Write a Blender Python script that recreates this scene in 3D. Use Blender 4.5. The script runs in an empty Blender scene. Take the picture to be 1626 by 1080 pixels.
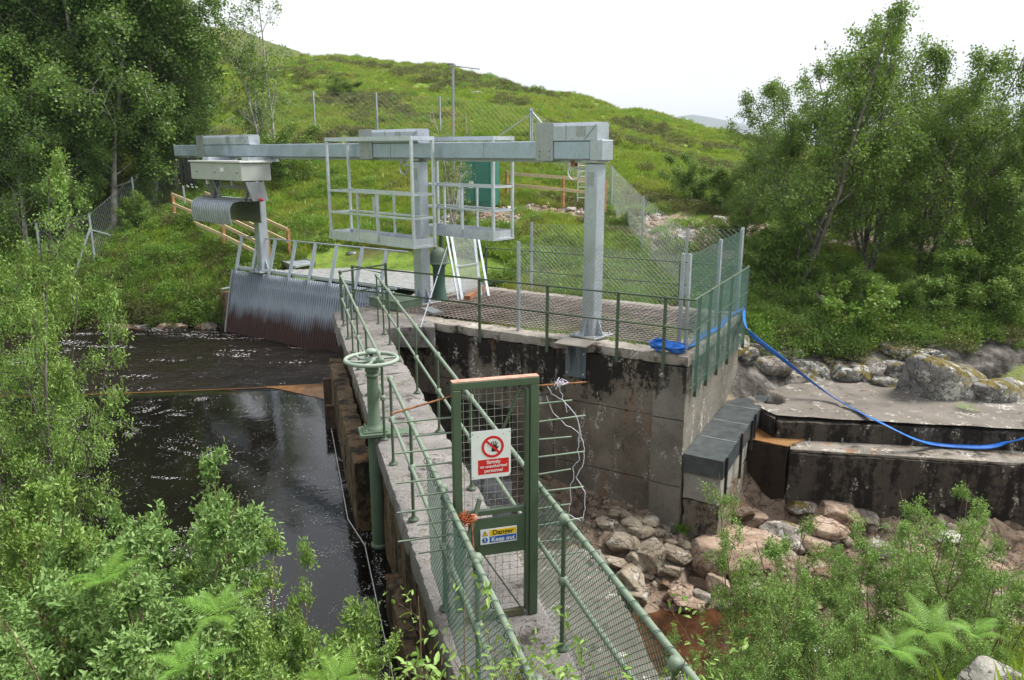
import bpy, math, random
import numpy as np
from mathutils import Vector, Matrix

S = bpy.context.scene
C = S.collection
rng = np.random.default_rng(7)
random.seed(7)

# ------------------------------------------------------------------ camera, sky, sun, exposure
H, F = 3.85, 1240.0
PITCH = math.radians(13.6)
cp, sp = math.cos(PITCH), math.sin(PITCH)
cam = bpy.data.objects.new('camera', bpy.data.cameras.new('camera'))
C.objects.link(cam)
cam.location = (0, 0, H)
cam.rotation_euler = (math.pi/2 - PITCH, 0, 0)
cam.data.sensor_width = 36
cam.data.lens = 36*F/1626
cam.data.clip_start = 0.1
cam.data.clip_end = 20000
S.camera = cam

W = bpy.data.worlds.new("World"); S.world = W; W.use_nodes = True
nt = W.node_tree; nt.nodes.clear()
out = nt.nodes.new('ShaderNodeOutputWorld')
SUN_EL, SUN_AZ = math.radians(56), math.radians(78)     # azimuth measured from +Y clockwise
sky = nt.nodes.new('ShaderNodeTexSky'); sky.sky_type = 'NISHITA'; sky.sun_disc = False
sky.sun_elevation = SUN_EL; sky.sun_rotation = SUN_AZ; sky.air_density = 1.0; sky.dust_density = 2.5
bg1 = nt.nodes.new('ShaderNodeBackground'); bg1.inputs['Strength'].default_value = 0.12
nt.links.new(sky.outputs[0], bg1.inputs['Color'])
bg2 = nt.nodes.new('ShaderNodeBackground')               # the overcast cloud sheet
tc = nt.nodes.new('ShaderNodeTexCoord')
mp = nt.nodes.new('ShaderNodeMapping'); mp.inputs['Scale'].default_value = (1.0, 1.0, 3.5)
nz = nt.nodes.new('ShaderNodeTexNoise'); nz.inputs['Scale'].default_value = 1.6; nz.inputs['Detail'].default_value = 5
rp = nt.nodes.new('ShaderNodeValToRGB')
rp.color_ramp.elements[0].position = 0.3; rp.color_ramp.elements[0].color = (0.70, 0.755, 0.85, 1)
rp.color_ramp.elements[1].position = 0.62; rp.color_ramp.elements[1].color = (1.0, 1.0, 1.0, 1)
nt.links.new(tc.outputs['Generated'], mp.inputs['Vector']); nt.links.new(mp.outputs[0], nz.inputs['Vector'])
nt.links.new(nz.outputs['Fac'], rp.inputs[0]); nt.links.new(rp.outputs[0], bg2.inputs['Color'])
bg2.inputs['Strength'].default_value = .78
mx = nt.nodes.new('ShaderNodeMixShader'); mx.inputs[0].default_value = 0.86
nt.links.new(bg1.outputs[0], mx.inputs[1]); nt.links.new(bg2.outputs[0], mx.inputs[2]); nt.links.new(mx.outputs[0], out.inputs[0])

sl = bpy.data.lights.new('sun', 'SUN'); sl.energy = 3.8; sl.angle = math.radians(26); sl.color = (1, 0.965, 0.90)
so = bpy.data.objects.new('sun', sl); C.objects.link(so)
sd = Vector((math.sin(SUN_AZ)*math.cos(SUN_EL), math.cos(SUN_AZ)*math.cos(SUN_EL), math.sin(SUN_EL)))
so.rotation_euler = sd.to_track_quat('Z', 'Y').to_euler()
S.view_settings.view_transform = 'Standard'; S.view_settings.look = 'None'
S.view_settings.exposure = 0.70; S.view_settings.gamma = 1.0
S.cycles.use_denoising = True
S.cycles.max_bounces = 6; S.cycles.diffuse_bounces = 3; S.cycles.glossy_bounces = 3
S.cycles.transmission_bounces = 4; S.cycles.volume_bounces = 0
S.cycles.caustics_reflective = False; S.cycles.caustics_refractive = False
S.cycles.sample_clamp_indirect = 6

# ------------------------------------------------------------------ survey helpers: photo bearings -> places on known levels
def ray(px, py):
    a, b = (px-813)/F, (540-py)/F
    return np.array([a, cp + b*sp, -sp + b*cp])
def P(px, py, z=0.0):
    r = ray(px, py); t = (z-H)/r[2]
    return np.array([r[0]*t, r[1]*t, z])
def Q(px, py, Y):
    r = ray(px, py); t = Y/r[1]
    return np.array([r[0]*t, Y, H + r[2]*t])

# ------------------------------------------------------------------ numpy noise
def _hash(ix, iy, iz, seed):
    h = (ix*374761393 + iy*668265263 + iz*1274126177 + seed*974634777) & 0xFFFFFFFF
    h = ((h ^ (h >> 13))*1274126177) & 0xFFFFFFFF
    h = (h ^ (h >> 16)) & 0xFFFF
    return h/65535.0
def vnoise(p, seed=0):
    p = np.asarray(p, float); i = np.floor(p).astype(np.int64); f = p-i; f = f*f*(3-2*f)
    r = 0
    for dx in (0, 1):
        wx = f[..., 0] if dx else 1-f[..., 0]
        for dy in (0, 1):
            wy = f[..., 1] if dy else 1-f[..., 1]
            for dz in (0, 1):
                wz = f[..., 2] if dz else 1-f[..., 2]
                r = r + wx*wy*wz*_hash(i[..., 0]+dx, i[..., 1]+dy, i[..., 2]+dz, seed)
    return r*2-1
def fbm(p, octv=4, seed=0, gain=0.5):
    p = np.asarray(p, float); a, r = 1.0, 0.0
    for o in range(octv):
        r = r + a*vnoise(p*(2.03**o)+o*17.3, seed+o); a *= gain
    return r

# ------------------------------------------------------------------ mesh helpers
def new_obj(name, me, m=None, parent=None):
    o = bpy.data.objects.new(name, me)
    if m is not None and me is not None and len(me.materials) == 0:
        me.materials.append(m)
    C.objects.link(o)
    if parent is not None: o.parent = parent
    return o
def np_mesh(name, V, Fc, smooth=False):
    V = np.asarray(V, np.float32); Fc = np.asarray(Fc, np.int32)
    me = bpy.data.meshes.new(name); n, k = Fc.shape
    me.vertices.add(len(V)); me.vertices.foreach_set('co', V.ravel())
    me.loops.add(n*k); me.loops.foreach_set('vertex_index', Fc.ravel())
    me.polygons.add(n)
    me.polygons.foreach_set('loop_start', np.arange(0, n*k, k, dtype=np.int32))
    if smooth: me.polygons.foreach_set('use_smooth', np.ones(n, bool))
    me.update(); me.validate()
    return me
def nrm(v):
    v = np.asarray(v, float); l = np.linalg.norm(v); return v/l if l > 1e-9 else v
class MB:
    def __init__(s): s.v = []; s.f = []; s.sm = []
    def add(s, vs, fs, smooth=False):
        o = len(s.v); s.v += [tuple(map(float, q)) for q in vs]
        for q in fs: s.f.append(tuple(i+o for i in q)); s.sm.append(smooth)
        return s
    def hexa(s, p):   # 8 points: bottom ring 0-3, top ring 4-7
        return s.add(p, [(3, 2, 1, 0), (4, 5, 6, 7), (0, 1, 5, 4), (1, 2, 6, 5), (2, 3, 7, 6), (3, 0, 4, 7)])
    def bx(s, c, ax, ay, az, hx, hy, hz, b=0.0):
        c = np.asarray(c, float); ax, ay, az = nrm(ax), nrm(ay), nrm(az)
        if b <= 0:
            return s.hexa([c+ax*x*hx+ay*y*hy+az*z*hz for z in (-1, 1) for x, y in ((-1, -1), (1, -1), (1, 1), (-1, 1))])
        vs = []; rings = []
        for z, ins in ((-hz, b), (-hz+b, 0), (hz-b, 0), (hz, b)):
            ring = []
            X, Y = hx-ins, hy-ins
            for x, y in ((-X, -Y+b), (-X+b, -Y), (X-b, -Y), (X, -Y+b), (X, Y-b), (X-b, Y), (-X+b, Y), (-X, Y-b)):
                ring.append(len(vs)); vs.append(c+ax*x+ay*y+az*z)
            rings.append(ring)
        fs = [tuple(reversed(rings[0])), tuple(rings[-1])]
        for a, bb in zip(rings, rings[1:]):
            for i in range(8): j = (i+1) % 8; fs.append((a[i], a[j], bb[j], bb[i]))
        return s.add(vs, fs)
    def box(s, lo, hi, b=0.0):
        lo, hi = np.array(lo, float), np.array(hi, float); c = (lo+hi)/2; h = (hi-lo)/2
        return s.bx(c, (1, 0, 0), (0, 1, 0), (0, 0, 1), h[0], h[1], h[2], b)
    def bar(s, a, c, w, h=None, up=(0, 0, 1), b=0.0):
        a, c = np.asarray(a, float), np.asarray(c, float); h = h or w
        d = nrm(c-a); up = np.array(up, float)
        if abs(np.dot(up, d)) > .98: up = np.array((1., 0, 0))
        x = nrm(np.cross(up, d)); y = np.cross(d, x)
        return s.bx((a+c)/2, x, y, d, w/2, h/2, np.linalg.norm(c-a)/2, b)
    def tube(s, pts, r, n=8, caps=True):
        pts = [np.asarray(p, float) for p in pts]; m = len(pts)
        rs = r if hasattr(r, '__len__') else [r]*m
        vs = []; t0 = nrm(pts[1]-pts[0]); ref = np.array((0, 0, 1.)) if abs(t0[2]) < .9 else np.array((1., 0, 0))
        x = nrm(np.cross(ref, t0))
        for i, p in enumerate(pts):
            t = nrm(pts[min(i+1, m-1)]-pts[max(i-1, 0)])
            x = nrm(x-t*np.dot(x, t)); y = np.cross(t, x)
            for k in range(n):
                a = 2*math.pi*k/n; vs.append(p+(x*math.cos(a)+y*math.sin(a))*rs[i])
        fs = []
        for i in range(m-1):
            for k in range(n):
                j = (k+1) % n; fs.append((i*n+k, i*n+j, i*n+n+j, i*n+n+k))
        s.add(vs, fs, True)
        if caps:
            s.add(vs[:n], [tuple(reversed(range(n)))]); s.add(vs[-n:], [tuple(range(n))])
        return s
    def lathe(s, c, prof, n=20, axis=(0, 0, 1)):
        c = np.asarray(c, float); ax = nrm(axis); ref = np.array((1., 0, 0)) if abs(ax[0]) < .9 else np.array((0, 1., 0))
        x = nrm(np.cross(ref, ax)); y = np.cross(ax, x); vs = []
        for r, z in prof:
            for k in range(n):
                a = 2*math.pi*k/n; vs.append(c+ax*z+(x*math.cos(a)+y*math.sin(a))*max(r, 1e-4))
        fs = [(i*n+k, i*n+(k+1) % n, (i+1)*n+(k+1) % n, (i+1)*n+k) for i in range(len(prof)-1) for k in range(n)]
        s.add(vs, fs, True)
        s.add(vs[:n], [tuple(reversed(range(n)))]); s.add(vs[-n:], [tuple(range(n))])
        return s
    def prism(s, poly, z0, z1):
        n = len(poly); lo = [(p[0], p[1], z0) for p in poly]; hi = [(p[0], p[1], z1) for p in poly]
        area = sum(poly[i][0]*poly[(i+1) % n][1]-poly[(i+1) % n][0]*poly[i][1] for i in range(n))
        if area < 0: lo.reverse(); hi.reverse()
        return s.add(lo+hi, [tuple(reversed(range(n))), tuple(range(n, 2*n))]+[(i, (i+1) % n, n+(i+1) % n, n+i) for i in range(n)])
    def extr(s, poly3, d):     # planar polygon in space extruded by d
        p = [np.asarray(q, float) for q in poly3]; d = np.asarray(d, float); n = len(p)
        return s.add(p+[q+d for q in p], [tuple(reversed(range(n))), tuple(range(n, 2*n))]+[(i, (i+1) % n, n+(i+1) % n, n+i) for i in range(n)])
    def build(s, name, m, parent=None, kind=None, label=None):
        o = Vector(parent_loc(parent)) if parent is not None else Vector((0, 0, 0))
        me = bpy.data.meshes.new(name); me.from_pydata([(a-o.x, b-o.y, c-o.z) for a, b, c in s.v], [], s.f)
        me.polygons.foreach_set('use_smooth', s.sm); me.update()
        ob = new_obj(name, me, m, parent)
        if kind: ob['kind'] = kind
        if label: ob['label'] = label
        return ob
def parent_loc(p):
    l = Vector((0, 0, 0))
    while p is not None: l = l+Vector(p.location); p = p.parent
    return l
def tag(o, label=None, cat=None, group=None, kind=None):
    if label: o['label'] = label
    if cat: o['category'] = cat
    if group: o['group'] = group
    if kind: o['kind'] = kind
    return o
def thing(name, label, cat, loc=(0, 0, 0), group=None):
    o = bpy.data.objects.new(name, None); C.objects.link(o); o.location = [float(q) for q in loc]
    o.empty_display_size = .2
    return tag(o, label, cat, group)
def dup(o, parent=None):
    c = o.copy(); C.objects.link(c); c.parent = parent
    for ch in list(o.children): dup(ch, c)
    return c
def wires(name, A, B, r, m, parent=None, kind=None):   # many thin straight three-sided wires as one mesh
    A, B = np.asarray(A, float), np.asarray(B, float)
    o = np.array(parent_loc(parent)) if parent is not None else 0
    A = A-o; B = B-o
    d = B-A; d /= np.linalg.norm(d, axis=1)[:, None]
    ref = np.where(np.abs(d[:, 2:3]) > .9, np.array([[1., 0, 0]]), np.array([[0, 0, 1.]]))
    x = np.cross(ref, d); x /= np.linalg.norm(x, axis=1)[:, None]; y = np.cross(d, x)
    V = []
    for e in (A, B):
        for k in range(3):
            a = 2*math.pi*k/3; V.append(e+(x*math.cos(a)+y*math.sin(a))*r)
    V = np.stack(V, 1); n = len(A)
    base = (np.arange(n)*6)[:, None]
    Fc = np.concatenate([base+np.array([[k, (k+1) % 3, 3+(k+1) % 3, 3+k]]) for k in range(3)])
    ob = new_obj(name, np_mesh(name, V.reshape(-1, 3), Fc), m, parent)
    if kind: ob['kind'] = kind
    return ob
def chain(p00, p10, p01, p11, step):      # diamond mesh segments across a quad panel
    p00, p10, p01, p11 = [np.asarray(q, float) for q in (p00, p10, p01, p11)]
    L = np.linalg.norm(p10-p00); Hh = np.linalg.norm(p01-p00); A = []; B = []
    def q(u, v): u /= L; v /= Hh; return p00*(1-u)*(1-v)+p10*u*(1-v)+p01*(1-u)*v+p11*u*v
    k = -Hh
    slope = 0.9
    nseg = max(1, int(L/1.5))
    t = -Hh/slope
    while t < L+Hh/slope:
        for sgn in (1, -1):
            u0, v0, u1, v1 = t, 0.0, t+sgn*Hh/slope, Hh
            lo, hi = 0.0, 1.0; du = u1-u0
            ta, tb = (0-u0)/du, (L-u0)/du
            if ta > tb: ta, tb = tb, ta
            lo, hi = max(lo, ta), min(hi, tb)
            if hi-lo > 1e-3:
                pts = [q(u0+du*e, Hh*e) for e in np.linspace(lo, hi, 4)]
                for a, b in zip(pts, pts[1:]): A.append(a); B.append(b)
        t += step
    return A, B

# ------------------------------------------------------------------ materials
class NT:
    def __init__(s, name):
        s.m = bpy.data.materials.new(name); s.m.use_nodes = True; s.t = s.m.node_tree
        s.b = s.t.nodes['Principled BSDF']; s.o = s.t.nodes['Material Output']
        g = s.t.nodes.new('ShaderNodeNewGeometry'); s.pos = g.outputs['Position']; s.geo = g
        s.obj = s.t.nodes.new('ShaderNodeTexCoord').outputs['Object']
    def n(s, t, **k):
        x = s.t.nodes.new(t)
        for a, b in k.items(): setattr(x, a, b)
        return x
    def l(s, a, b): s.t.links.new(a, b)
    def noise(s, scale, detail=4, rough=.55, vec=None, st=(1, 1, 1), dist=0.0, off=(0, 0, 0)):
        v = vec or s.pos
        if st != (1, 1, 1) or off != (0, 0, 0):
            mpn = s.n('ShaderNodeMapping'); mpn.inputs['Scale'].default_value = st; mpn.inputs['Location'].default_value = off
            s.l(v, mpn.inputs[0]); v = mpn.outputs[0]
        x = s.n('ShaderNodeTexNoise'); x.inputs['Scale'].default_value = scale; x.inputs['Detail'].default_value = detail
        x.inputs['Roughness'].default_value = rough; x.inputs['Distortion'].default_value = dist
        s.l(v, x.inputs['Vector']); return x.outputs['Fac']
    def ramp(s, fac, stops, interp='LINEAR'):
        x = s.n('ShaderNodeValToRGB'); cr = x.color_ramp; cr.interpolation = interp
        while len(cr.elements) < len(stops): cr.elements.new(.5)
        for e, (p, c) in zip(cr.elements, stops):
            e.position = p; e.color = (c, c, c, 1) if not hasattr(c, '__len__') else (*c, 1)
        s.l(fac, x.inputs[0]); return x.outputs['Color']
    def mix(s, fac, a, b, mode='MIX'):
        x = s.n('ShaderNodeMix', data_type='RGBA', blend_type=mode)
        for sock, val in ((x.inputs[0], fac), (x.inputs[6], a), (x.inputs[7], b)):
            if isinstance(val, (int, float)): sock.default_value = val if sock.type == 'VALUE' else (val, val, val, 1)
            elif isinstance(val, (tuple, list)): sock.default_value = (*val[:3], 1)
            else: s.l(val, sock)
        return x.outputs[2]
    def math(s, op, a, b=0.0, clamp=False):
        x = s.n('ShaderNodeMath', operation=op, use_clamp=clamp)
        for i, v in ((0, a), (1, b)):
            if isinstance(v, (int, float)): x.inputs[i].default_value = v
            else: s.l(v, x.inputs[i])
        return x.outputs[0]
    def z(s): x = s.n('ShaderNodeSeparateXYZ'); s.l(s.pos, x.inputs[0]); return x.outputs['Z']
    def sep(s): x = s.n('ShaderNodeSeparateXYZ'); s.l(s.pos, x.inputs[0]); return x.outputs
    def mr(s, v, a, b, c=0.0, d=1.0):
        x = s.n('ShaderNodeMapRange'); s.l(v, x.inputs[0])
        for i, q in zip((1, 2, 3, 4), (a, b, c, d)): x.inputs[i].default_value = q
        return x.outputs[0]
    def bump(s, h, strength=.4, dist=.02, base=None):
        x = s.n('ShaderNodeBump'); x.inputs['Strength'].default_value = strength; x.inputs['Distance'].default_value = dist
        s.l(h, x.inputs['Height'])
        if base is not None: s.l(base, x.inputs['Normal'])
        s.l(x.outputs[0], s.b.inputs['Normal']); return x.outputs[0]
    def set(s, col=None, rough=None, metal=None, spec=None):
        for k, v in (('Base Color', col), ('Roughness', rough), ('Metallic', metal), ('Specular IOR Level', spec)):
            if v is None: continue
            i = s.b.inputs[k]
            if isinstance(v, (int, float)): i.default_value = v
            elif isinstance(v, (tuple, list)): i.default_value = (*v[:3], 1)
            else: s.l(v, i)
        return s.m

def m_plain(name, c, rough=.6, metal=0.0, var=.25, scale=14, bump=.0):
    n = NT(name); f = n.noise(scale, 4)
    d = tuple(q*(1-var) for q in c); e = tuple(min(1, q*(1+var)) for q in c)
    col = n.ramp(f, [(.3, d), (.7, e)])
    if bump: n.bump(n.noise(scale*6, 3), bump, .004)
    return n.set(col, rough, metal)
def m_galv(name, c=(.46, .505, .56), blue=0.0):
    n = NT(name)
    v = n.n('ShaderNodeTexVoronoi'); v.inputs['Scale'].default_value = 38; n.l(n.obj, v.inputs['Vector'])
    f = n.noise(2.2, 5); g = n.noise(16, 5, st=(1, 1, .18))
    c1 = n.mix(f, tuple(q*.70 for q in c), tuple(min(1, q*1.22) for q in c))
    sp_ = n.ramp(v.outputs['Color'], [(.2, .86), (.8, 1.10)])
    c2 = n.mix(.6, c1, sp_, 'MULTIPLY')
    st = n.ramp(g, [(.55, 1.0), (.75, .72)])
    c3 = n.mix(.7, c2, st, 'MULTIPLY')
    n.bump(n.noise(60, 2), .05, .003)
    return n.set(c3, n.ramp(f, [(.3, .34), (.7, .55)]), .6)
def m_green(name, c=(.066, .100, .060), chip=.0):
    n = NT(name); f = n.noise(3.5, 5); g = n.noise(30, 4)
    c1 = n.mix(f, tuple(q*.72 for q in c), tuple(q*1.35 for q in c))
    rust = n.ramp(n.noise(9, 6, .7), [(.66-chip, 0), (.72-chip, 1)])
    c2 = n.mix(n.math('MULTIPLY', rust, .75), c1, (.16, .085, .045))
    dirt = n.ramp(g, [(.5, 0), (.8, .5)])
    c3 = n.mix(dirt, c2, (.10, .12, .075))
    n.bump(g, .12, .004)
    return n.set(c3, .58)
def m_concrete(name, light, mid, dark, cover=.5, top=None, moss=.0, white=.0, rust=.0, bs=.5, tspan=1.4, speck=.35):
    """light/mid weathered concrete; dark = algae crust covering `cover` of it, thickest under level top"""
    n = NT(name)
    a = n.noise(1.3, 7, .62); b = n.noise(6.5, 8, .68, off=(3, 1, 7)); c = n.noise(2.6, 7, .65, st=(1, 1, .22), off=(9, 2, 4)); fine = n.noise(70, 5, .7)
    base = n.mix(n.ramp(a, [(.32, 0), (.68, 1)]), mid, light)
    base = n.mix(n.math('MULTIPLY', n.ramp(fine, [(.35, 1), (.55, 0)]), speck), base, tuple(q*.35 for q in mid))
    pits = n.math('MULTIPLY', n.ramp(n.noise(27, 5, .72, off=(4, 4, 4)), [(.34, 1), (.42, 0)]), n.ramp(n.noise(3.5, 4, .6, off=(8, 0, 2)), [(.40, .25), (.6, 1)]))
    base = n.mix(n.math('MULTIPLY', pits, .8), base, dark)
    m = n.math('ADD', n.math('MULTIPLY', c, .6), n.math('MULTIPLY', b, .4))
    if top is not None:
        m = n.math('ADD', m, n.mr(n.z(), top-tspan, top, -.10, .13))
    t = .5+(.5-cover)*.42
    dk = n.ramp(m, [(t-.035, 0), (t+.03, 1)])
    base = n.mix(n.math('MULTIPLY', dk, .93), base, dark)
    if white > 0:
        w = n.math('MULTIPLY', n.ramp(n.noise(2.6, 6, .7, off=(5, 5, 1), st=(1, 1, .4)), [(.60-white*.1, 0), (.66-white*.1, 1)]), n.ramp(n.noise(19, 5, .7), [(.48, 0), (.55, 1)]))
        base = n.mix(n.math('MULTIPLY', w, .85), base, (.62, .60, .54))
    if moss > 0:
        w = n.ramp(n.noise(3.3, 7, .7, off=(1, 8, 1)), [(.62-moss*.2, 0), (.68-moss*.2, 1)])
        base = n.mix(n.math('MULTIPLY', w, .8), base, (.085, .10, .025))
    if rust > 0:
        w = n.ramp(n.noise(1.7, 6, .6, st=(1, 1, .35), off=(2, 2, 9)), [(.60-rust*.2, 0), (.72-rust*.2, 1)])
        base = n.mix(n.math('MULTIPLY', w, .8), base, (.27, .12, .035))
    hgt = n.math('SUBTRACT', n.math('ADD', n.math('MULTIPLY', fine, .35), b), n.math('MULTIPLY', pits, .5))
    n.bump(hgt, bs, .03)
    return n.set(base, .88, 0, .3)
def m_leaf(name, c1, c2, rough=.5, trans=.35, hue=(.16, .17, .03), yel=.15, scale=1.2):
    n = NT(name)
    r = n.geo.outputs['Random Per Island']
    col = n.mix(r, c1, c2)
    p = n.ramp(n.noise(scale, 2), [(.4, 0), (.65, 1)])
    col = n.mix(n.math('MULTIPLY', p, yel*2), col, hue)
    if name == 'grass_blades': col = n.mix(n.math('MULTIPLY', n.ramp(n.noise(.9, 4, .6, off=(3, 3, 3)), [(.50, 0), (.62, 1)]), .5), col, (.13, .22, .03))
    sh = n.set(col, rough, 0, .35)
    tr = n.n('ShaderNodeBsdfTranslucent')
    tcol = n.mix(.5, col, (.30, .42, .04)); n.l(tcol, tr.inputs['Color'])
    mxs = n.n('ShaderNodeMixShader'); mxs.inputs[0].default_value = trans
    n.l(n.b.outputs[0], mxs.inputs[1]); n.l(tr.outputs[0], mxs.inputs[2]); n.l(mxs.outputs[0], n.o.inputs[0])
    return n.m

GALV = m_galv('galvanised_steel')
GALVD = m_galv('galvanised_steel_dull', (.36, .38, .39))
GALVB = m_galv('galvanised_beam', (.40, .47, .56))
GALVL = m_galv('galvanised_cage', (.60, .645, .70))
GREEN = m_green('green_painted_steel')
GREENR = m_green('pale_green_rail_paint', (.175, .225, .165), .0)
GREENP = m_green('valve_green_paint', (.11, .16, .105), -.03)
GREENH = m_green('handwheel_paint', (.27, .33, .27), -.05)
GMESH = m_plain('green_plastic_wire', (.045, .10, .07), .5)
TMESH = m_plain('teal_plastic_wire', (.10, .22, .18), .5)
WMESH = m_plain('grey_wire', (.34, .36, .36), .5, .5)
RUST = m_plain('rusty_steel', (.26, .11, .05), .9, 0, .5, 20, .3)
BROWNP = m_plain('dark_brown_steel', (.075, .045, .03), .9, 0, .5, 9, .3)
REBAR = m_plain('weathered_wire_mesh', (.22, .18, .16), .8, .1, .5, 2.0)
BLACK = m_plain('black_rubber_and_pit_shade', (.02, .021, .023), .45, 0, .3)
WHITE = m_plain('white_plastic', (.78, .78, .78), .4, 0, .04)
TWINE = m_plain('white_twine', (.62, .62, .70), .8, 0, .15)
BLUE = m_plain('blue_hose', (.02, .16, .62), .42, 0, .25, 8)
REDP = m_plain('red_lamp_plastic', (.55, .02, .03), .3, 0, .1)
MACH = m_plain('machine_grey_paint', (.42, .44, .41), .45, .1, .07, 3)
MACHD = m_galv('dark_steel', (.21, .22, .23))
TEAL = m_plain('teal_cabinet_paint', (.035, .16, .125), .45, 0, .12, 2)
STRING = m_plain('orange_twine', (.45, .12, .04), .9, 0, .4, 50)
def m_wood():
    n = NT('pale_timber'); g = n.noise(9, 5, st=(1, 1, 8)); a = n.noise(2.5, 3)
    col = n.mix(n.ramp(g, [(.35, 0), (.65, 1)]), (.50, .36, .20), (.68, .54, .35))
    col = n.mix(n.math('MULTIPLY', n.ramp(a, [(.5, 0), (.7, 1)]), .4), col, (.40, .34, .27))
    return n.set(col, .75)
WOOD = m_wood()
WOODP = m_plain('orange_brown_timber', (.36, .18, .075), .8, 0, .3, 8)
DECKM = m_plain('grey_weathered_deck', (.25, .255, .25), .8, 0, .3, 5, .2)
CWALK = m_concrete('walkway_concrete', (.33, .305, .29), (.19, .175, .165), (.042, .037, .03), .33, moss=.14, bs=.8, speck=.6)
CWALL = m_concrete('chamber_wall_concrete', (.27, .235, .185), (.125, .104, .078), (.010, .008, .006), .47, top=0.0, white=.5, tspan=1.6, bs=.9, rust=.06)
CSIDE = m_concrete('chamber_side_concrete', (.27, .25, .215), (.15, .135, .11), (.022, .02, .015), .38, top=0.0, white=.3, bs=.7)
CTOP = m_concrete('chamber_top_concrete', (.42, .38, .33), (.26, .23, .195), (.05, .04, .03), .32, white=.3, moss=.15, bs=.8)
CDAM = m_concrete('waterside_concrete', (.22, .155, .09), (.12, .08, .045), (.022, .016, .011), .45, moss=.1, rust=.1, bs=1.0)
CWEIR = m_concrete('weir_face_concrete', (.10, .084, .068), (.05, .04, .032), (.013, .010, .008), .48, white=.1, bs=.7)  # weir faces, darker than the slab and the treads
CSLAB = m_concrete('weir_slab_concrete', (.22, .195, .17), (.145, .125, .105), (.04, .034, .027), .26, white=.45, bs=.5, speck=.25)
CSTEP = m_concrete('weir_step_concrete', (.32, .29, .25), (.18, .155, .125), (.035, .03, .022), .38, white=.6, rust=.05, bs=.7)
CORNG = m_concrete('iron_stained_concrete', (.25, .22, .175), (.145, .12, .09), (.03, .025, .018), .40, rust=.12, bs=.7, white=.2)
CORN2 = m_concrete('iron_brown_concrete', (.045, .028, .016), (.026, .017, .011), (.010, .007, .005), .45, rust=.0, bs=.6)
CORN3 = m_concrete('iron_orange_concrete', (.34, .19, .075), (.20, .095, .03), (.05, .028, .014), .30, rust=.4, bs=.8)
CAPR = m_concrete('apron_concrete', (.22, .205, .175), (.15, .135, .11), (.05, .045, .033), .3, white=.2, bs=.6)
CPALE = m_concrete('pale_repair_concrete', (.36, .35, .315), (.27, .26, .23), (.08, .075, .06), .16, bs=.4)

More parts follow.
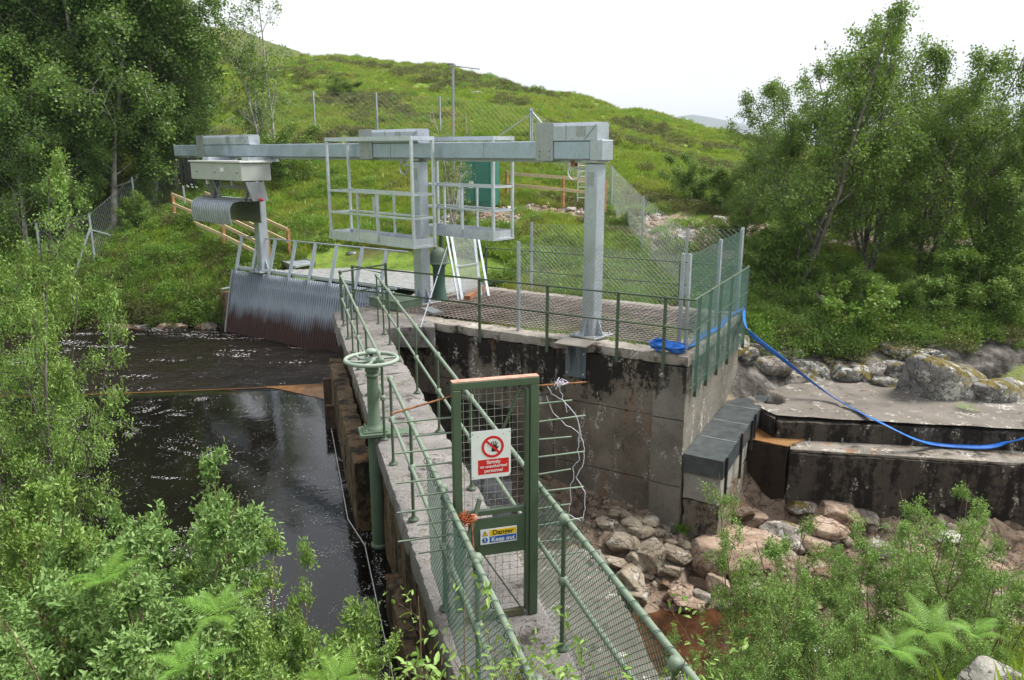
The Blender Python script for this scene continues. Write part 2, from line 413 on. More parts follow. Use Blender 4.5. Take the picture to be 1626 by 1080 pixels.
# ------------------------------------------------------------------ ground
u = np.array([.732, -.681]); nn = np.array([-.681, -.732])          # along the gantry beam (to its near end), and towards the pond
WD = nrm(np.array([-.288, 1.0])); WN = np.array([WD[1], -WD[0]])     # walkway direction (away) and to its right
W0 = np.array([-.53, 6.0])                                           # centre of the walkway at the gate... right rail is .39 to its right
W0 = np.array([.245-.40*WN[0], 6.0-.40*WN[1]])
def wk(a, b): return W0+WD*a+WN*b                                   # a metres beyond the gate, b metres to the right
ctrl = []
def cpt(px, py, Y): ctrl.append(Q(px, py, Y))
for q in [ (-3, 2, 1.9), (0, 0, 2.0), (0, -6, 2.3), (-8, 0, 1.6), (-20, 0, 2.5), (8, 0, 1.2), (20, 0, 2), (3, 2.0, 1.2), (0, 3.2, .4), (0.3, 4.6, -.25), (-.6, 4.6, -.25),
           (-1.2, 4.6, -.7), (-2.0, 4.6, -.9), (-2.6, 6.5, -2.2), (-1.3, 6.3, -2.2), (-4, 4, .1), (-4.5, 6.5, -1.4), (-6, 5.5, -.1), (-6.5, 8, -1.4), (-7.5, 10, -1.75), (-9, 12, -1.8), (-10.5, 14, -1.7), (-12, 11, -.2),
           (-12.5, 17, -1.6), (-16, 14, .3), (-16, 20, -1.4), (-22, 24, -1.4), (-22, 18, .5), (-6, 10.5, -2.9), (-4, 9, -2.9), (-3.2, 12, -3), (-7, 14, -3), (-5, 18, -3), (-10, 19, -2.9), (-12, 23, -2.8), (-8, 22, -3), (-18, 24.8, -2.5), 
           (-9.2, 23.6, -3.2), (-7.6, 22.6, -3.2), (-6.2, 21.6, -3.2), (-4.6, 20.4, -3.4), (-3.9, 19.2, -3.4), (-4.2, 21.2, -3.2), (-5.4, 22.0, -3.2), (-4.6, 18.0, -3.2), (-9.9, 25.0, -3.0), (-10.3, 26.0, -2.3), (-13.3, 26.2, -2.0), (-17, 26.6, -1.9), (-25, 27, -1.6), (-13.3, 27.4, -.9), (-10.2, 27.2, -.9), (-17, 28, -.6), (-40, 28, .5), (-40, 15, 1),
           (-8.8, 26.8, -.3),  (0, 19, -1.2), (3, 17, -1.4), (-8.6, 26.6, -.35), (-6.6, 25.0, -.35), (-4.8, 24.2, -.35), (-2.4, 23.0, -.5), (-4, 25, -.3), (-6.2, 27.3, -.1), (-3, 24.4, -.12), (0, 22.6, -.12), (3, 21.2, -.25), (5.8, 19.6, -.9), (6.6, 19.9, -1.3),
           (-1.2, 16.5, -3.8), (.6, 15.4, -3.65), (1.8, 14.7, -3.65), (2.9, 14.1, -3.75), (1.0, 13.6, -3.8), (3.6, 13.7, -4.05), (-1.2, 12.5, -3.6), (-2.5, 16.5, -2.9), (-.4, 10, -3.4), (0.6, 8.2, -3.2), (1.4, 7, -2.9), (1.9, 5.0, -1.2), (2.4, 12.2, -4.75), (3.2, 11.6, -4.85), (4.0, 11.6, -4.8), (1.9, 11.2, -4.5), (2.9, 10.4, -4.8), (3.4, 9.9, -4.75), (2.2, 9.4, -4.3), (1.6, 13.2, -4.3), (5.2, 12.2, -4.3), (4.6, 10.6, -4.4), (4.1, 13.4, -4.35),
           (4.6, 15.2, -4.3), (6.0, 15.6, -4.2), (8, 15.4, -4.1), (11, 15, -4.0), (16, 14, -3.4), (30, 14, -3), (5, 13.6, -3.95), (7, 13, -3.7), (9.5, 12, -3.5), (4.2, 9.6, -3.6), (6.3, 9.4, -2.9), (4.4, 7.4, -2.2), (7, 7, -1.3), (10, 8, -1.5), (4.6, 5.2, -.4), (3.3, 4.2, .25), (8, 4, .6), (14, 8, -.5), (20, 6, 1),
           (6, 17.5, -2.6), (9, 17.2, -2.6), (13, 17, -2.6), (20, 17, -2.5), (8, 19.2, -2.35), (11, 18.6, -2.35), (30, 18, -2.2)]:
    ctrl.append(np.array(q, float))
for px, py, Y in [(340, 450, 27.6), (210, 360, 33), (300, 352, 31), (277, 348, 31), (141, 430, 29), (57, 410, 28.5), (430, 380, 30), (500, 360, 31), (560, 330, 34), (620, 380, 28.5), (680, 345, 30.5), (760, 324, 32), (893, 322, 32), (830, 350, 29), (850, 440, 23.5), (900, 425, 24.5), (970, 338, 33), (1022, 425, 25),
                  (405, 240, 42), (497, 208, 43), (597, 203, 43), (698, 207, 42), (842, 222, 41), (300, 250, 40), (100, 280, 40), (-300, 250, 45), (500, 96, 88), (560, 96, 90), (600, 100, 90), (700, 114, 84), (800, 133, 78), (900, 157, 72), (1000, 184, 66), (1100, 207, 62), (1150, 216, 60), (700, 160, 58), (900, 190, 56), (500, 150, 60), (1050, 230, 50), (300, 100, 85), (0, 110, 85), (-400, 100, 90),
                  (1080, 400, 25), (1060, 325, 33), (1130, 330, 34), (1150, 400, 26), (1190, 470, 22.5), (1282, 497, 22), (1330, 500, 22.5), (1420, 470, 24), (1500, 470, 24), (1600, 470, 24), (1700, 480, 24), (1400, 380, 30), (1550, 370, 31), (1700, 360, 32), (1250, 540, 20.4), (1210, 520, 21), (1350, 560, 20.2), (1500, 560, 19.6), (1600, 570, 19.3), (1750, 580, 19), (1480, 540, 20.5),
                  (1200, 262, 50), (1300, 262, 58), (1450, 262, 62), (1600, 262, 62), (1900, 262, 62), (1400, 300, 45), (1600, 300, 45)]:
    cpt(px, py, Y)
for q in [(-30, 115, 11), (0, 112, 8), (20, 100, 3), (40, 90, 0), (70, 90, -2), (-80, 120, 11), (110, 60, 0), (-110, 60, 8), (-30, 200, 0), (60, 200, -15), (-110, 200, 0), (120, 200, -15)]:
    ctrl.append(np.array(q, float))
ctrl = np.array(ctrl); cxy = ctrl[:, :2]; nC = len(ctrl)
Dm = np.linalg.norm(cxy[:, None]-cxy[None], axis=2)
Pm = np.c_[np.ones(nC), cxy]
Am = np.zeros((nC+3, nC+3)); Am[:nC, :nC] = -Dm+np.eye(nC)*1e-3; Am[:nC, nC:] = Pm; Am[nC:, :nC] = Pm.T
wgt = np.linalg.solve(Am, np.r_[ctrl[:, 2], 0, 0, 0])
def gz0(xy):
    xy = np.atleast_2d(xy); outv = np.empty(len(xy))
    for i in range(0, len(xy), 20000):
        q = xy[i:i+20000]; d = np.linalg.norm(q[:, None]-cxy[None], axis=2)
        outv[i:i+20000] = -d@wgt[:nC]+wgt[nC]+q@wgt[nC+1:]
    return outv
def gz(xy):
    xy = np.atleast_2d(np.asarray(xy, float)); z = gz0(xy); y = xy[:, 1]
    p3 = np.c_[xy, np.zeros(len(xy))]
    k = np.clip((y-22)/25, 0, 1)
    z = z+fbm(p3*.16, 4, 3)*(.10+.42*k)+fbm(p3*1.3, 4, 9)*(.05+.06*k)
    bed = np.clip((-2.6-z)/.8, 0, 1)*np.clip((xy[:, 0]+.5)/1.0, 0, 1)*np.clip((17-y)/1.5, 0, 1)
    r1 = np.abs(fbm(p3*.9+3, 3, 71)); r2 = np.abs(fbm(p3*2.2+5, 3, 73))
    return z+bed*((.28-r1)*.55+(.22-r2)*.28)
def gz1(x, y): return float(gz([[x, y]])[0])
nx, ny = 420, 460
tx = np.linspace(-1, 1, nx); xs = 1+120*np.sinh(3.4*tx)/math.sinh(3.4)
ty = np.linspace(-.42, 1, ny); ys = 13+190*np.sinh(3.5*ty)/math.sinh(3.5)
GX, GY = np.meshgrid(xs, ys); XY = np.c_[GX.ravel(), GY.ravel()]
GZ = gz(XY)
idx = np.arange(nx*ny).reshape(ny, nx)
Fq = np.stack([idx[:-1, :-1], idx[:-1, 1:], idx[1:, 1:], idx[1:, :-1]], -1).reshape(-1, 4)
def m_ground():
    n = NT('moorland_ground')
    s_ = n.sep(); z = s_['Z']
    a = n.noise(.35, 5, .6); b = n.noise(1.6, 6, .65); c = n.noise(9, 6, .7)
    grass = n.ramp(b, [(.30, (.08, .14, .015)), (.5, (.15, .24, .03)), (.68, (.22, .28, .05))])
    grass = n.mix(n.ramp(a, [(.52, 0), (.64, .75)]), grass, (.13, .105, .05))
    soil = n.ramp(c, [(.3, (.055, .035, .02)), (.7, (.16, .115, .075))])
    rock = n.ramp(n.math('ADD', n.math('MULTIPLY', b, .5), n.math('MULTIPLY', c, .5)), [(.34, (.05, .035, .025)), (.47, (.20, .145, .105)), (.66, (.38, .30, .235))])
    vd = n.n('ShaderNodeTexVoronoi', feature='DISTANCE_TO_EDGE'); vd.inputs['Scale'].default_value = 1.5
    wv2 = n.n('ShaderNodeVectorMath', operation='ADD'); wn = n.n('ShaderNodeTexNoise'); wn.inputs['Scale'].default_value = 2.0; wn.inputs['Detail'].default_value = 4; n.l(n.pos, wn.inputs['Vector']); n.l(n.pos, wv2.inputs[0]); n.l(wn.outputs['Color'], wv2.inputs[1]); n.l(wv2.outputs[0], vd.inputs['Vector'])
    crk = n.ramp(vd.outputs['Distance'], [(.0, 1), (.05, 0)])
    rock = n.mix(n.math('MULTIPLY', crk, .8), rock, (.03, .02, .014))
    low = n.math('MULTIPLY', n.mr(z, -2.2, -1.2, 1, 0), n.mr(s_['X'], -2, 0, 0, 1))
    lowb = n.math('MULTIPLY', n.mr(z, -1.9, -1.3, 1, 0), n.mr(s_['X'], -2, 0, 1, 0)); col0 = (.035, .028, .018)  # left river bank turns darker towards the waterline
    col = n.mix(n.math('MULTIPLY', n.ramp(c, [(.52, 0), (.62, 1)]), .5), grass, soil)
    col = n.mix(low, n.mix(lowb, col, col0), rock)
    # the trodden gravel path and the stony bank to its right
    x, y = s_['X'], s_['Y']
    def blob(cx, cy, rx, ry):
        ex = n.math('POWER', n.math('DIVIDE', n.math('SUBTRACT', x, cx), rx), 2); ey = n.math('POWER', n.math('DIVIDE', n.math('SUBTRACT', y, cy), ry), 2)
        r = n.math('ADD', n.math('ADD', ex, ey), n.math('MULTIPLY', n.math('SUBTRACT', b, .5), 1.6)); return n.mr(r, .8, 1.15, 1, 0)
    out_ = n.math('MAXIMUM', n.math('MAXIMUM', blob(7.2, 20.3, 3.2, 1.15), blob(6.6, 18.9, 1.6, 1.6)), blob(11.5, 19.6, 2.0, .8))
    col = n.mix(n.math('MAXIMUM', blob(14.0, 22.9, 10.5, 3.6), blob(8.0, 22.6, 3.4, 1.4)), col, n.ramp(c, [(.3, (.035, .028, .014)), (.55, (.085, .07, .03)), (.7, (.15, .12, .04))]))
    col = n.mix(out_, col, n.ramp(b, [(.38, (.02, .018, .015)), (.52, (.10, .09, .08)), (.66, (.27, .255, .235))]))
    gravel = n.ramp(c, [(.3, (.12, .085, .06)), (.5, (.27, .20, .155)), (.72, (.46, .39, .32))])
    msk = blob(6.4, 27.0, 2.0, 5.5)
    for q in ((13.5, 29.5, 8.0, 2.2), (2.6, 31.0, 4.2, 1.0), (-1.4, 29.5, 2.2, 1.6)):
        msk = n.math('MAXIMUM', msk, blob(*q))
    col = n.mix(msk, col, gravel)
    n.bump(n.math('ADD', b, n.math('MULTIPLY', c, .5)), .9, .12)
    return n.set(col, .95, 0, .2)
GROUND = m_ground()
g = new_obj('ground', np_mesh('ground', np.c_[XY, GZ], Fq, True), GROUND); g['kind'] = 'structure'

def m_far(name, c1, c2):
    n = NT(name); return n.set(n.ramp(n.noise(.02, 7, .6), [(.35, c1), (.65, c2)]), .95, 0, .1)
MOOR = m_far('far_moor', (.07, .10, .025), (.15, .15, .045))
MTN = m_far('far_mountain', (.05, .075, .035), (.10, .11, .06))
# open moor running to the horizon below the ridge
V = []; rr = [150, 260, 450, 900, 1800, 3500, 7500]
zz = [-12, -24, -34, -44, -52, -58, -62]
na = 49
for r, z in zip(rr, zz):
    for a in np.linspace(-1.35, 1.35, na): V.append((r*math.sin(a), r*math.cos(a), z))
Fm = [(i*na+k, i*na+k+1, (i+1)*na+k+1, (i+1)*na+k) for i in range(len(rr)-1) for k in range(na-1)]
V = np.array(V); V[:, 2] += fbm(V*np.array([.004, .004, 0]), 4, 5)*6
o = new_obj('moor_plain', np_mesh('moor_plain', V, np.array(Fm)[:, ::-1].copy(), True), MOOR); o['kind'] = 'structure'
def ridge(name, pts, depth, m, nu=80, nv=14, rough=.06, seed=2):
    pts = np.array(pts); t = np.linspace(0, 1, len(pts)); U = np.linspace(0, 1, nu)
    top = np.stack([np.interp(U, t, pts[:, k]) for k in range(3)], 1); V = []
    for j in np.linspace(-1, 1, nv):
        q = top.copy(); q[:, 1] += j*depth; base = -60.0
        q[:, 2] = base+(top[:, 2]-base)*(math.cos(j*math.pi/2)**.8)
        V.append(q)
    V = np.concatenate(V); sc = 3.0/np.ptp(pts[:, 0])*4
    V[:, 2] += fbm(V*np.array([sc, sc, 0]), 5, seed)*rough*(V[:, 2]+60)
    idx = np.arange(nu*nv).reshape(nv, nu)
    Fc = np.stack([idx[:-1, :-1], idx[:-1, 1:], idx[1:, 1:], idx[1:, :-1]], -1).reshape(-1, 4)
    o = new_obj(name, np_mesh(name, V, Fc, True), m); o['kind'] = 'structure'; return o
ridge('hill', [Q(-700, 30, 250), Q(0, -10, 240), Q(250, 20, 230), Q(350, 44, 225), Q(400, 55, 220), Q(450, 72, 215), Q(500, 92, 210), Q(600, 130, 205), Q(800, 200, 200)], 90, MOOR, seed=4, rough=.02)
ridge('mountains', [Q(700, 225, 4200), Q(950, 200, 4200), Q(1040, 192, 4200), Q(1085, 183, 4200), Q(1110, 187, 4200), Q(1150, 194, 4200), Q(1230, 205, 4200), Q(1350, 215, 4200), Q(1500, 222, 4200), Q(1700, 216, 4200), Q(2300, 200, 4200)], 900, MTN, seed=8, rough=.05)

# ------------------------------------------------------------------ water
def m_water():
    n = NT('peaty_water')
    a = n.noise(1.1, 3, .5, dist=1.2); b = n.noise(5, 4, .6, st=(1, .55, 1), dist=.8); c = n.noise(24, 3, .5)
    h = n.math('ADD', n.math('ADD', n.math('MULTIPLY', a, .5), n.math('MULTIPLY', b, .25)), n.math('MULTIPLY', c, .06))
    n.bump(h, .10, .08)
    # thin scum streaks drawn out by the eddies
    d = n.noise(1.6, 6, .62, st=(1, .45, 1), dist=2.6); e = n.noise(42, 3, .6, st=(1, .6, 1), dist=.6)
    f = n.math('MULTIPLY', n.ramp(d, [(.50, 0), (.60, 1)]), n.ramp(e, [(.62, 0), (.68, 1)]))
    col = n.mix(n.math('MULTIPLY', f, .55), (.006, .005, .004), (.50, .50, .50))
    m = n.set(col, n.mr(f, 0, 1, .06, .6), 0, .5); n.b.inputs['IOR'].default_value = 1.42
    return m
def m_rapid():
    n = NT('broken_water')
    a = n.noise(2.4, 5, .6, st=(1, 1.6, 1), dist=.6); b = n.noise(9, 5, .65, st=(.7, 1.5, 1), dist=.5)
    n.bump(n.math('ADD', a, n.math('MULTIPLY', b, .5)), .75, .12)
    f = n.math('MULTIPLY', n.ramp(b, [(.60, 0), (.70, 1)]), n.ramp(a, [(.52, 0), (.66, 1)]))
    col = n.mix(n.math('MULTIPLY', f, .7), (.012, .008, .005), (.6, .6, .62))
    m = n.set(col, .10, 0, .5); n.b.inputs['IOR'].default_value = 1.33
    return m
WATER, RAPID = m_water(), m_rapid()
ZW, ZF = -1.75, -2.0
crest = [P(-350, 640, ZW), P(0, 628, ZW), P(200, 622, ZW), P(400, 614, ZW), P(545, 606, ZW)]
crest = np.array(crest)[:, :2]
cx_, cy_ = crest[:, 0], crest[:, 1]
def crest_y(x): return np.interp(x, cx_, cy_)
def sheet(name, x0, x1, yf0, yf1, nu, nv, zf, m):
    U = np.linspace(x0, x1, nu); V = []
    for j in np.linspace(0, 1, nv):
        y = yf0(U)*(1-j)+yf1(U)*j; V.append(np.c_[U, y, zf(U, y)])
    idx = np.arange(nu*nv).reshape(nv, nu)
    Fc = np.stack([idx[:-1, :-1], idx[:-1, 1:], idx[1:, 1:], idx[1:, :-1]], -1).reshape(-1, 4)
    o = new_obj(name, np_mesh(name, np.concatenate(V), Fc, True), m); o['kind'] = 'structure'; return o
XR = float(crest[-1, 0])+.25
sheet('pond_water', -26, 0.0, lambda x: 0*x+4.8, lambda x: crest_y(x), 160, 120, lambda x, y: ZW+0*x-np.clip(1-(crest_y(x)-y)/.5, 0, 1)**2*.05, WATER)
def zfar(x, y):
    d = y-crest_y(x); p = np.c_[x, y, 0*x]
    w = np.clip((d-.3)/.6, 0, 1)*np.clip((9-d)/6, .12, 1)
    return np.where(d < .55, ZW-.05-(ZW-.05-ZF)*(d/.55)**1.5, ZF)+w*(fbm(p*np.array([1.1, 2.2, 1]), 4, 31)*.075)
sheet('river_water', -26, -1.0, lambda x: crest_y(x), lambda x: 0*x+29.0, 200, 220, zfar, RAPID)
# smooth amber tongue over the sill, near the wall
n_ = NT('amber_water'); n_.bump(n_.noise(6, 4, st=(1, 4, 1)), .3, .03)
AMBER = n_.set(n_.ramp(n_.noise(3, 5, st=(3, 1, 1)), [(.3, (.15, .06, .012)), (.7, (.42, .19, .045))]), .3)
def patch(name, poly, z, m, kind='structure', tess=1):
    mb = MB(); mb.prism([tuple(q[:2]) for q in poly], z-.004, z); o = mb.build(name, m); o['kind'] = kind; return o
sheet('amber_tongue', float(P(420, 615, ZW)[0]), XR, lambda x: crest_y(x)-.02-np.clip((x-P(420, 615, ZW)[0])/1.8, 0, 1)*1.5, lambda x: crest_y(x)+.42, 30, 12,
      lambda x, y: np.where(y < crest_y(x), ZW+.006-np.clip(1-(crest_y(x)-y)/.5, 0, 1)**2*.05, ZW-.035-(ZW-.05-ZF)*(np.clip(y-crest_y(x), 0, 1)/.55)**1.5)+.004, AMBER)
AMBERD = m_plain('dark_amber_water', (.11, .055, .018), .25, 0, .5, 3)
sheet('amber_lip', -16, float(P(420, 615, ZW)[0]), lambda x: crest_y(x)-.05, lambda x: crest_y(x)+.22, 60, 5,
      lambda x, y: np.where(y < crest_y(x), ZW+.004-np.clip(1-(crest_y(x)-y)/.5, 0, 1)**2*.05, ZW-.038-(ZW-.05-ZF)*(np.clip(y-crest_y(x), 0, 1)/.55)**1.5)+.003, AMBERD)
# foam flecks swirling on the pond
FO = m_plain('foam', (.50, .50, .49), .7, 0, .05)
def flecks(name, cand, smin, smax, z0):
    N = len(cand); sz = rng.uniform(smin, smax, N)*rng.uniform(.5, 1, N); an = rng.uniform(0, 6.28, N)
    V = []; K = 5
    for k in range(K):
        a = an+2*math.pi*k/K; r = sz*rng.uniform(.5, 1, N)
        V.append(np.c_[cand[:, 0]+np.cos(a)*r*1.25, cand[:, 1]+np.sin(a)*r, z0+rng.uniform(.003, .008, N)])
    V = np.stack(V, 1).reshape(-1, 3); Fc = np.arange(N*K).reshape(N, K)
    o = new_obj(name, np_mesh(name, V, Fc), FO); tag(o, kind='stuff'); return o
M_ = 260000
cand = np.c_[rng.uniform(-10, -.5, M_), rng.uniform(6, 17.6, M_)]
p3 = np.c_[cand, np.zeros(M_)]
warp = np.c_[fbm(p3*.35, 3, 41), fbm(p3*.35, 3, 43), np.zeros(M_)]*1.6
den = fbm((p3+warp)*np.array([1.1, 3.2, 1]), 4, 47)
big = fbm((p3+warp*.5)*.4, 3, 51)
wallx = (wk(0, 0)[0]+(cand[:, 1]-6.0)*WD[0]/WD[1])-.55
near = np.exp(-np.clip(wallx-cand[:, 0], 0, 9)/1.0)
pr = np.clip(den-.28, 0, 1)*1.1*np.clip(.55+big*1.4, 0, 1)+near*np.clip(den+.35, 0, 1)*.22
keep = (rng.uniform(0, 1, M_) < pr*.80) & (cand[:, 0] < wallx) & (cand[:, 1] < crest_y(cand[:, 0])-.7)
flecks('foam', cand[keep], .004, .017, ZW)
tag(bpy.data.objects['foam'], 'fine white foam flecks swirling on the dark pond', None)
M_ = 40000
cand = np.c_[rng.uniform(-16, -4.5, M_), rng.uniform(18.4, 26, M_)]
den = fbm(np.c_[cand, np.zeros(M_)]*np.array([.5, 2.2, 1]), 4, 61); yl = cand[:, 1]-crest_y(cand[:, 0])
keep = (rng.uniform(0, 1, M_) < np.clip(den-.42, 0, 1)*.9*(yl > .8)); cc = cand[keep]
FZ = zfar(cc[:, 0], cc[:, 1])
o = flecks('foam', cc, .01, .045, 0); me = o.data
co = np.empty(len(me.vertices)*3, np.float32); me.vertices.foreach_get('co', co); co = co.reshape(-1, 3); co[:, 2] += np.repeat(FZ, 5)+.015
me.vertices.foreach_set('co', co.ravel()); tag(o, 'white foam breaking on the river in front of the intake screen')

# ------------------------------------------------------------------ rough concrete blocks
def rough_block(mb, q, z0, z1, res=.12, amp=.02, seed=1, chip=.03):
    """q: four plan corners; z0/z1 may be scalars. Every face gridded and displaced so edges are worn."""
    q = [np.array(p[:2], float) for p in q]
    a2 = sum(q[i][0]*q[(i+1) % 4][1]-q[(i+1) % 4][0]*q[i][1] for i in range(4))
    if a2 < 0: q = q[::-1]
    L1 = max(np.linalg.norm(q[1]-q[0]), np.linalg.norm(q[2]-q[3])); L2 = max(np.linalg.norm(q[3]-q[0]), np.linalg.norm(q[2]-q[1]))
    na, nb, nc = [int(min(160, max(2, round(L/res)))) for L in (L1, L2, abs(z1-z0))]
    def pos(a, b, c):
        a, b, c = [np.asarray(t, float) for t in (a, b, c)]
        p = (q[0]*((1-a)*(1-b))[..., None]+q[1]*(a*(1-b))[..., None]+q[2]*(a*b)[..., None]+q[3]*((1-a)*b)[..., None])
        return np.concatenate([p, (z0+(z1-z0)*c)[..., None]], -1)
    cen = pos(np.array(.5), np.array(.5), np.array(.5))
    def face(A, B, fn, flip):
        ga, gb = np.meshgrid(np.linspace(0, 1, A+1), np.linspace(0, 1, B+1)); p = fn(ga, gb)
        ff = fn(ga, gb, True)
        a, b, c = ff
        da = np.minimum(a, 1-a)*L1; db = np.minimum(b, 1-b)*L2; dc = np.minimum(c, 1-c)*abs(z1-z0)
        # direction towards the inside, strongest near edges
        ctr_ = pos(np.clip(a, .5 if L1 < .01 else min(.5, .15/L1), max(.5, 1-.15/L1)), np.clip(b, min(.5, .15/L2), max(.5, 1-.15/L2)), np.clip(c, min(.5, .15/abs(z1-z0)), max(.5, 1-.15/abs(z1-z0))))
        dv = ctr_-p; ln = np.linalg.norm(dv, axis=-1, keepdims=True)+1e-6; dv /= ln
        e2 = np.sort(np.stack([da, db, dc]), axis=0)[1]     # distance from nearest edge
        nz1 = fbm(p*3.1, 4, seed); nz2 = fbm(p*9, 3, seed+5)
        am = amp*(nz1*.5+.5)+chip*np.exp(-e2/.05)*(.35+.9*np.clip(nz2+nz1*.6, 0, 2))
        p = p+dv*am[..., None]
        V = p.reshape(-1, 3); id_ = np.arange((A+1)*(B+1)).reshape(B+1, A+1)
        Fc = np.stack([id_[:-1, :-1], id_[:-1, 1:], id_[1:, 1:], id_[1:, :-1]], -1).reshape(-1, 4)
        if flip: Fc = Fc[:, ::-1]
        mb.add(V, Fc.tolist(), True)
    def mk(f):
        def fn(s, t, raw=False):
            a, b, c = f(s, t); a, b, c = a+0*s, b+0*s, c+0*s
            return (a, b, c) if raw else pos(a, b, c)
        return fn
    face(na, nb, mk(lambda s, t: (s, t, 1.0)), False)
    face(na, nc, mk(lambda s, t: (s, 0.0, t)), False); face(na, nc, mk(lambda s, t: (s, 1.0, t)), True)
    face(nb, nc, mk(lambda s, t: (0.0, s, t)), True); face(nb, nc, mk(lambda s, t: (1.0, s, t)), False)
    return mb
# walkway dam
t = thing('dam_wall', 'narrow concrete dam wall carrying the footway past the gate', 'wall', (*wk(0, 0), 0))
ZWK = 0.0
for i, (a0, a1) in enumerate([(-2.6, 1.6), (1.615, 4.6), (4.615, 7.8), (7.815, 12.0)]):
    rough_block(MB(), [wk(a0, -.50), wk(a1, -.50), wk(a1, .50), wk(a0, .50)], -.32, ZWK, .07, .012, 10+i, .045).build('coping_slab', CWALK, t)
for i, (a0, a1) in enumerate([(-2.6, 3.4), (3.4, 7.8), (7.8, 12.0)]):
    rough_block(MB(), [wk(a0, -.44), wk(a1+.01, -.44), wk(a1, .46), wk(a0, .46)], -4.6, -.33, .10, .05, 20+i, .04).build('wall_body', CDAM, t)
rough_block(MB(), [wk(5.3, -.78), wk(11.6, -.78), wk(11.6, -.45), wk(5.3, -.45)], -3.5, -.62, .07, .035, 30, .035).build('ledge', CDAM, t)
rough_block(MB(), [wk(-2.6, -.62), wk(3.0, -.62), wk(3.0, -.40), wk(-2.6, -.40)], -3.5, -1.15, .07, .035, 31, .035).build('ledge', CDAM, t)
# stop-log guides in the wall face by the sill
t = thing('stop_log_guide', 'rusty steel guide posts on the dam wall beside the amber sill', 'guide', (*wk(10.6, -.8), ZW))
for a, z1 in ((10.9, -.9), (10.1, -1.25)):
    MB().bx((*wk(a, -.86), (z1-2.6)/2), (*WD, 0), (*WN, 0), (0, 0, 1), .07, .08, (z1+2.6)/2).build('post', BROWNP, t)
# pale water-line strip
pts = [P(540, 632, ZW), P(586, 762, ZW), P(605, 836, ZW), P(640, 953, ZW), P(657, 1019, ZW), P(676, 1078, ZW)]
pts = [(*wk(11.3 - (11.3+1.6)*k/14, -.86 if (11.3-(12.9)*k/14) > 5.25 else -.69), ZW+.015+.004*math.sin(k*2.1)) for k in range(15)]
tag(MB().tube(pts, .006, 5).build('water_line_cable', WHITE), 'thin white line running along the wall at the waterline', 'cable')

# chamber (screen pit) block
A = P(648, 500)[:2]; B = P(723, 516)[:2]; Cc = P(1092, 566)[:2]; E = P(1177, 496)[:2]
e1 = nrm(Cc-B); e2 = nrm(E-Cc)
Fb = P(700, 466)[:2]       # back left
Dk = E-e1*np.dot(E-Fb, e1)
t = thing('intake_chamber', 'square concrete intake chamber with black stained front wall and mesh covered top', 'chamber', (*Cc, -4))
inn = np.array([e2[0], e2[1]])
def fr(a, b): return Cc-e1*a+e2*b       # a to the left along the front, b back
LF = float(np.linalg.norm(Cc-B))+3.2
LB = float(np.linalg.norm(E-Cc))
lifts = [(-4.6, -2.704), (-2.70, -1.304), (-1.30, -.22)]
for z0, z1 in lifts:
    for a0, a1 in ((.66, 2.9), (2.905, LF)):
        rough_block(MB(), [fr(a0, 0), fr(a1, 0), fr(a1, .6), fr(a0, .6)], z0, z1-.0, .08, .010, int(abs(z0)*10+a0*7), .010).build('wall_lift', CWALL, t)
    rough_block(MB(), [fr(-.02, -.07), fr(.655, -.07), fr(.655, .62), fr(-.02, .62)], z0, z1, .08, .010, int(abs(z0)*13), .012).build('corner_pier_lift', CSIDE, t)
    rough_block(MB(), [fr(0, .625), fr(0, LB), fr(.6, LB), fr(.6, .625)], z0, z1, .08, .010, int(abs(z0)*17), .010).build('side_wall_lift', CSIDE, t)
rough_block(MB(), [fr(LF, 0), fr(LF+.0, 5.2), fr(LF-.6, 5.2), fr(LF-.6, .61)], -4.6, -.22, .14, .012, 55, .03).build('inner_wall', CDAM, t)
# coping round the pit
for nm, qd in (('coping', [fr(-.03, -.04), fr(LF, -.04), fr(LF, .55), fr(-.03, .55)]), ('coping', [fr(-.03, .555), fr(-.03, LB+.03), fr(.5, LB+.03), fr(.5, .555)]),
               ('coping', [fr(.505, LB+.03), fr(LF, LB+.03), fr(LF, LB-.75), fr(.505, LB-.75)]), ('coping', [fr(LF, .555), fr(LF, LB-.755), fr(LF-1.7, LB-.755), fr(LF-1.7, .555)])):
    rough_block(MB(), qd, -.215, 0.0, .09, .012, int(qd[0][0]*10)+70, .04).build(nm, CTOP, t)
MB().prism([fr(.45, .5), fr(LF-1.65, .5), fr(LF-1.65, LB-.7), fr(.45, LB-.7)], -1.5, -1.45).build('pit_shade_sheet', BLACK, t)  # black sheet added as the shade of the pit under the grating
# bridge between walkway end and chamber
q = [wk(10.9, -.5), wk(12.05, -.5), (*fr(LF-.1, 2.6),), (*fr(LF-.1, .0),)]
t = thing('landing_slab', 'worn concrete landing where the footway meets the chamber top', 'slab', (*q[1], 0))
rough_block(MB(), [wk(11.9, -.52), wk(13.6, -.52), fr(LF-.1, 3.3), wk(11.3, 1.6)], -.5, -.004, .09, .012, 77, .04).build('slab', CWALK, t)

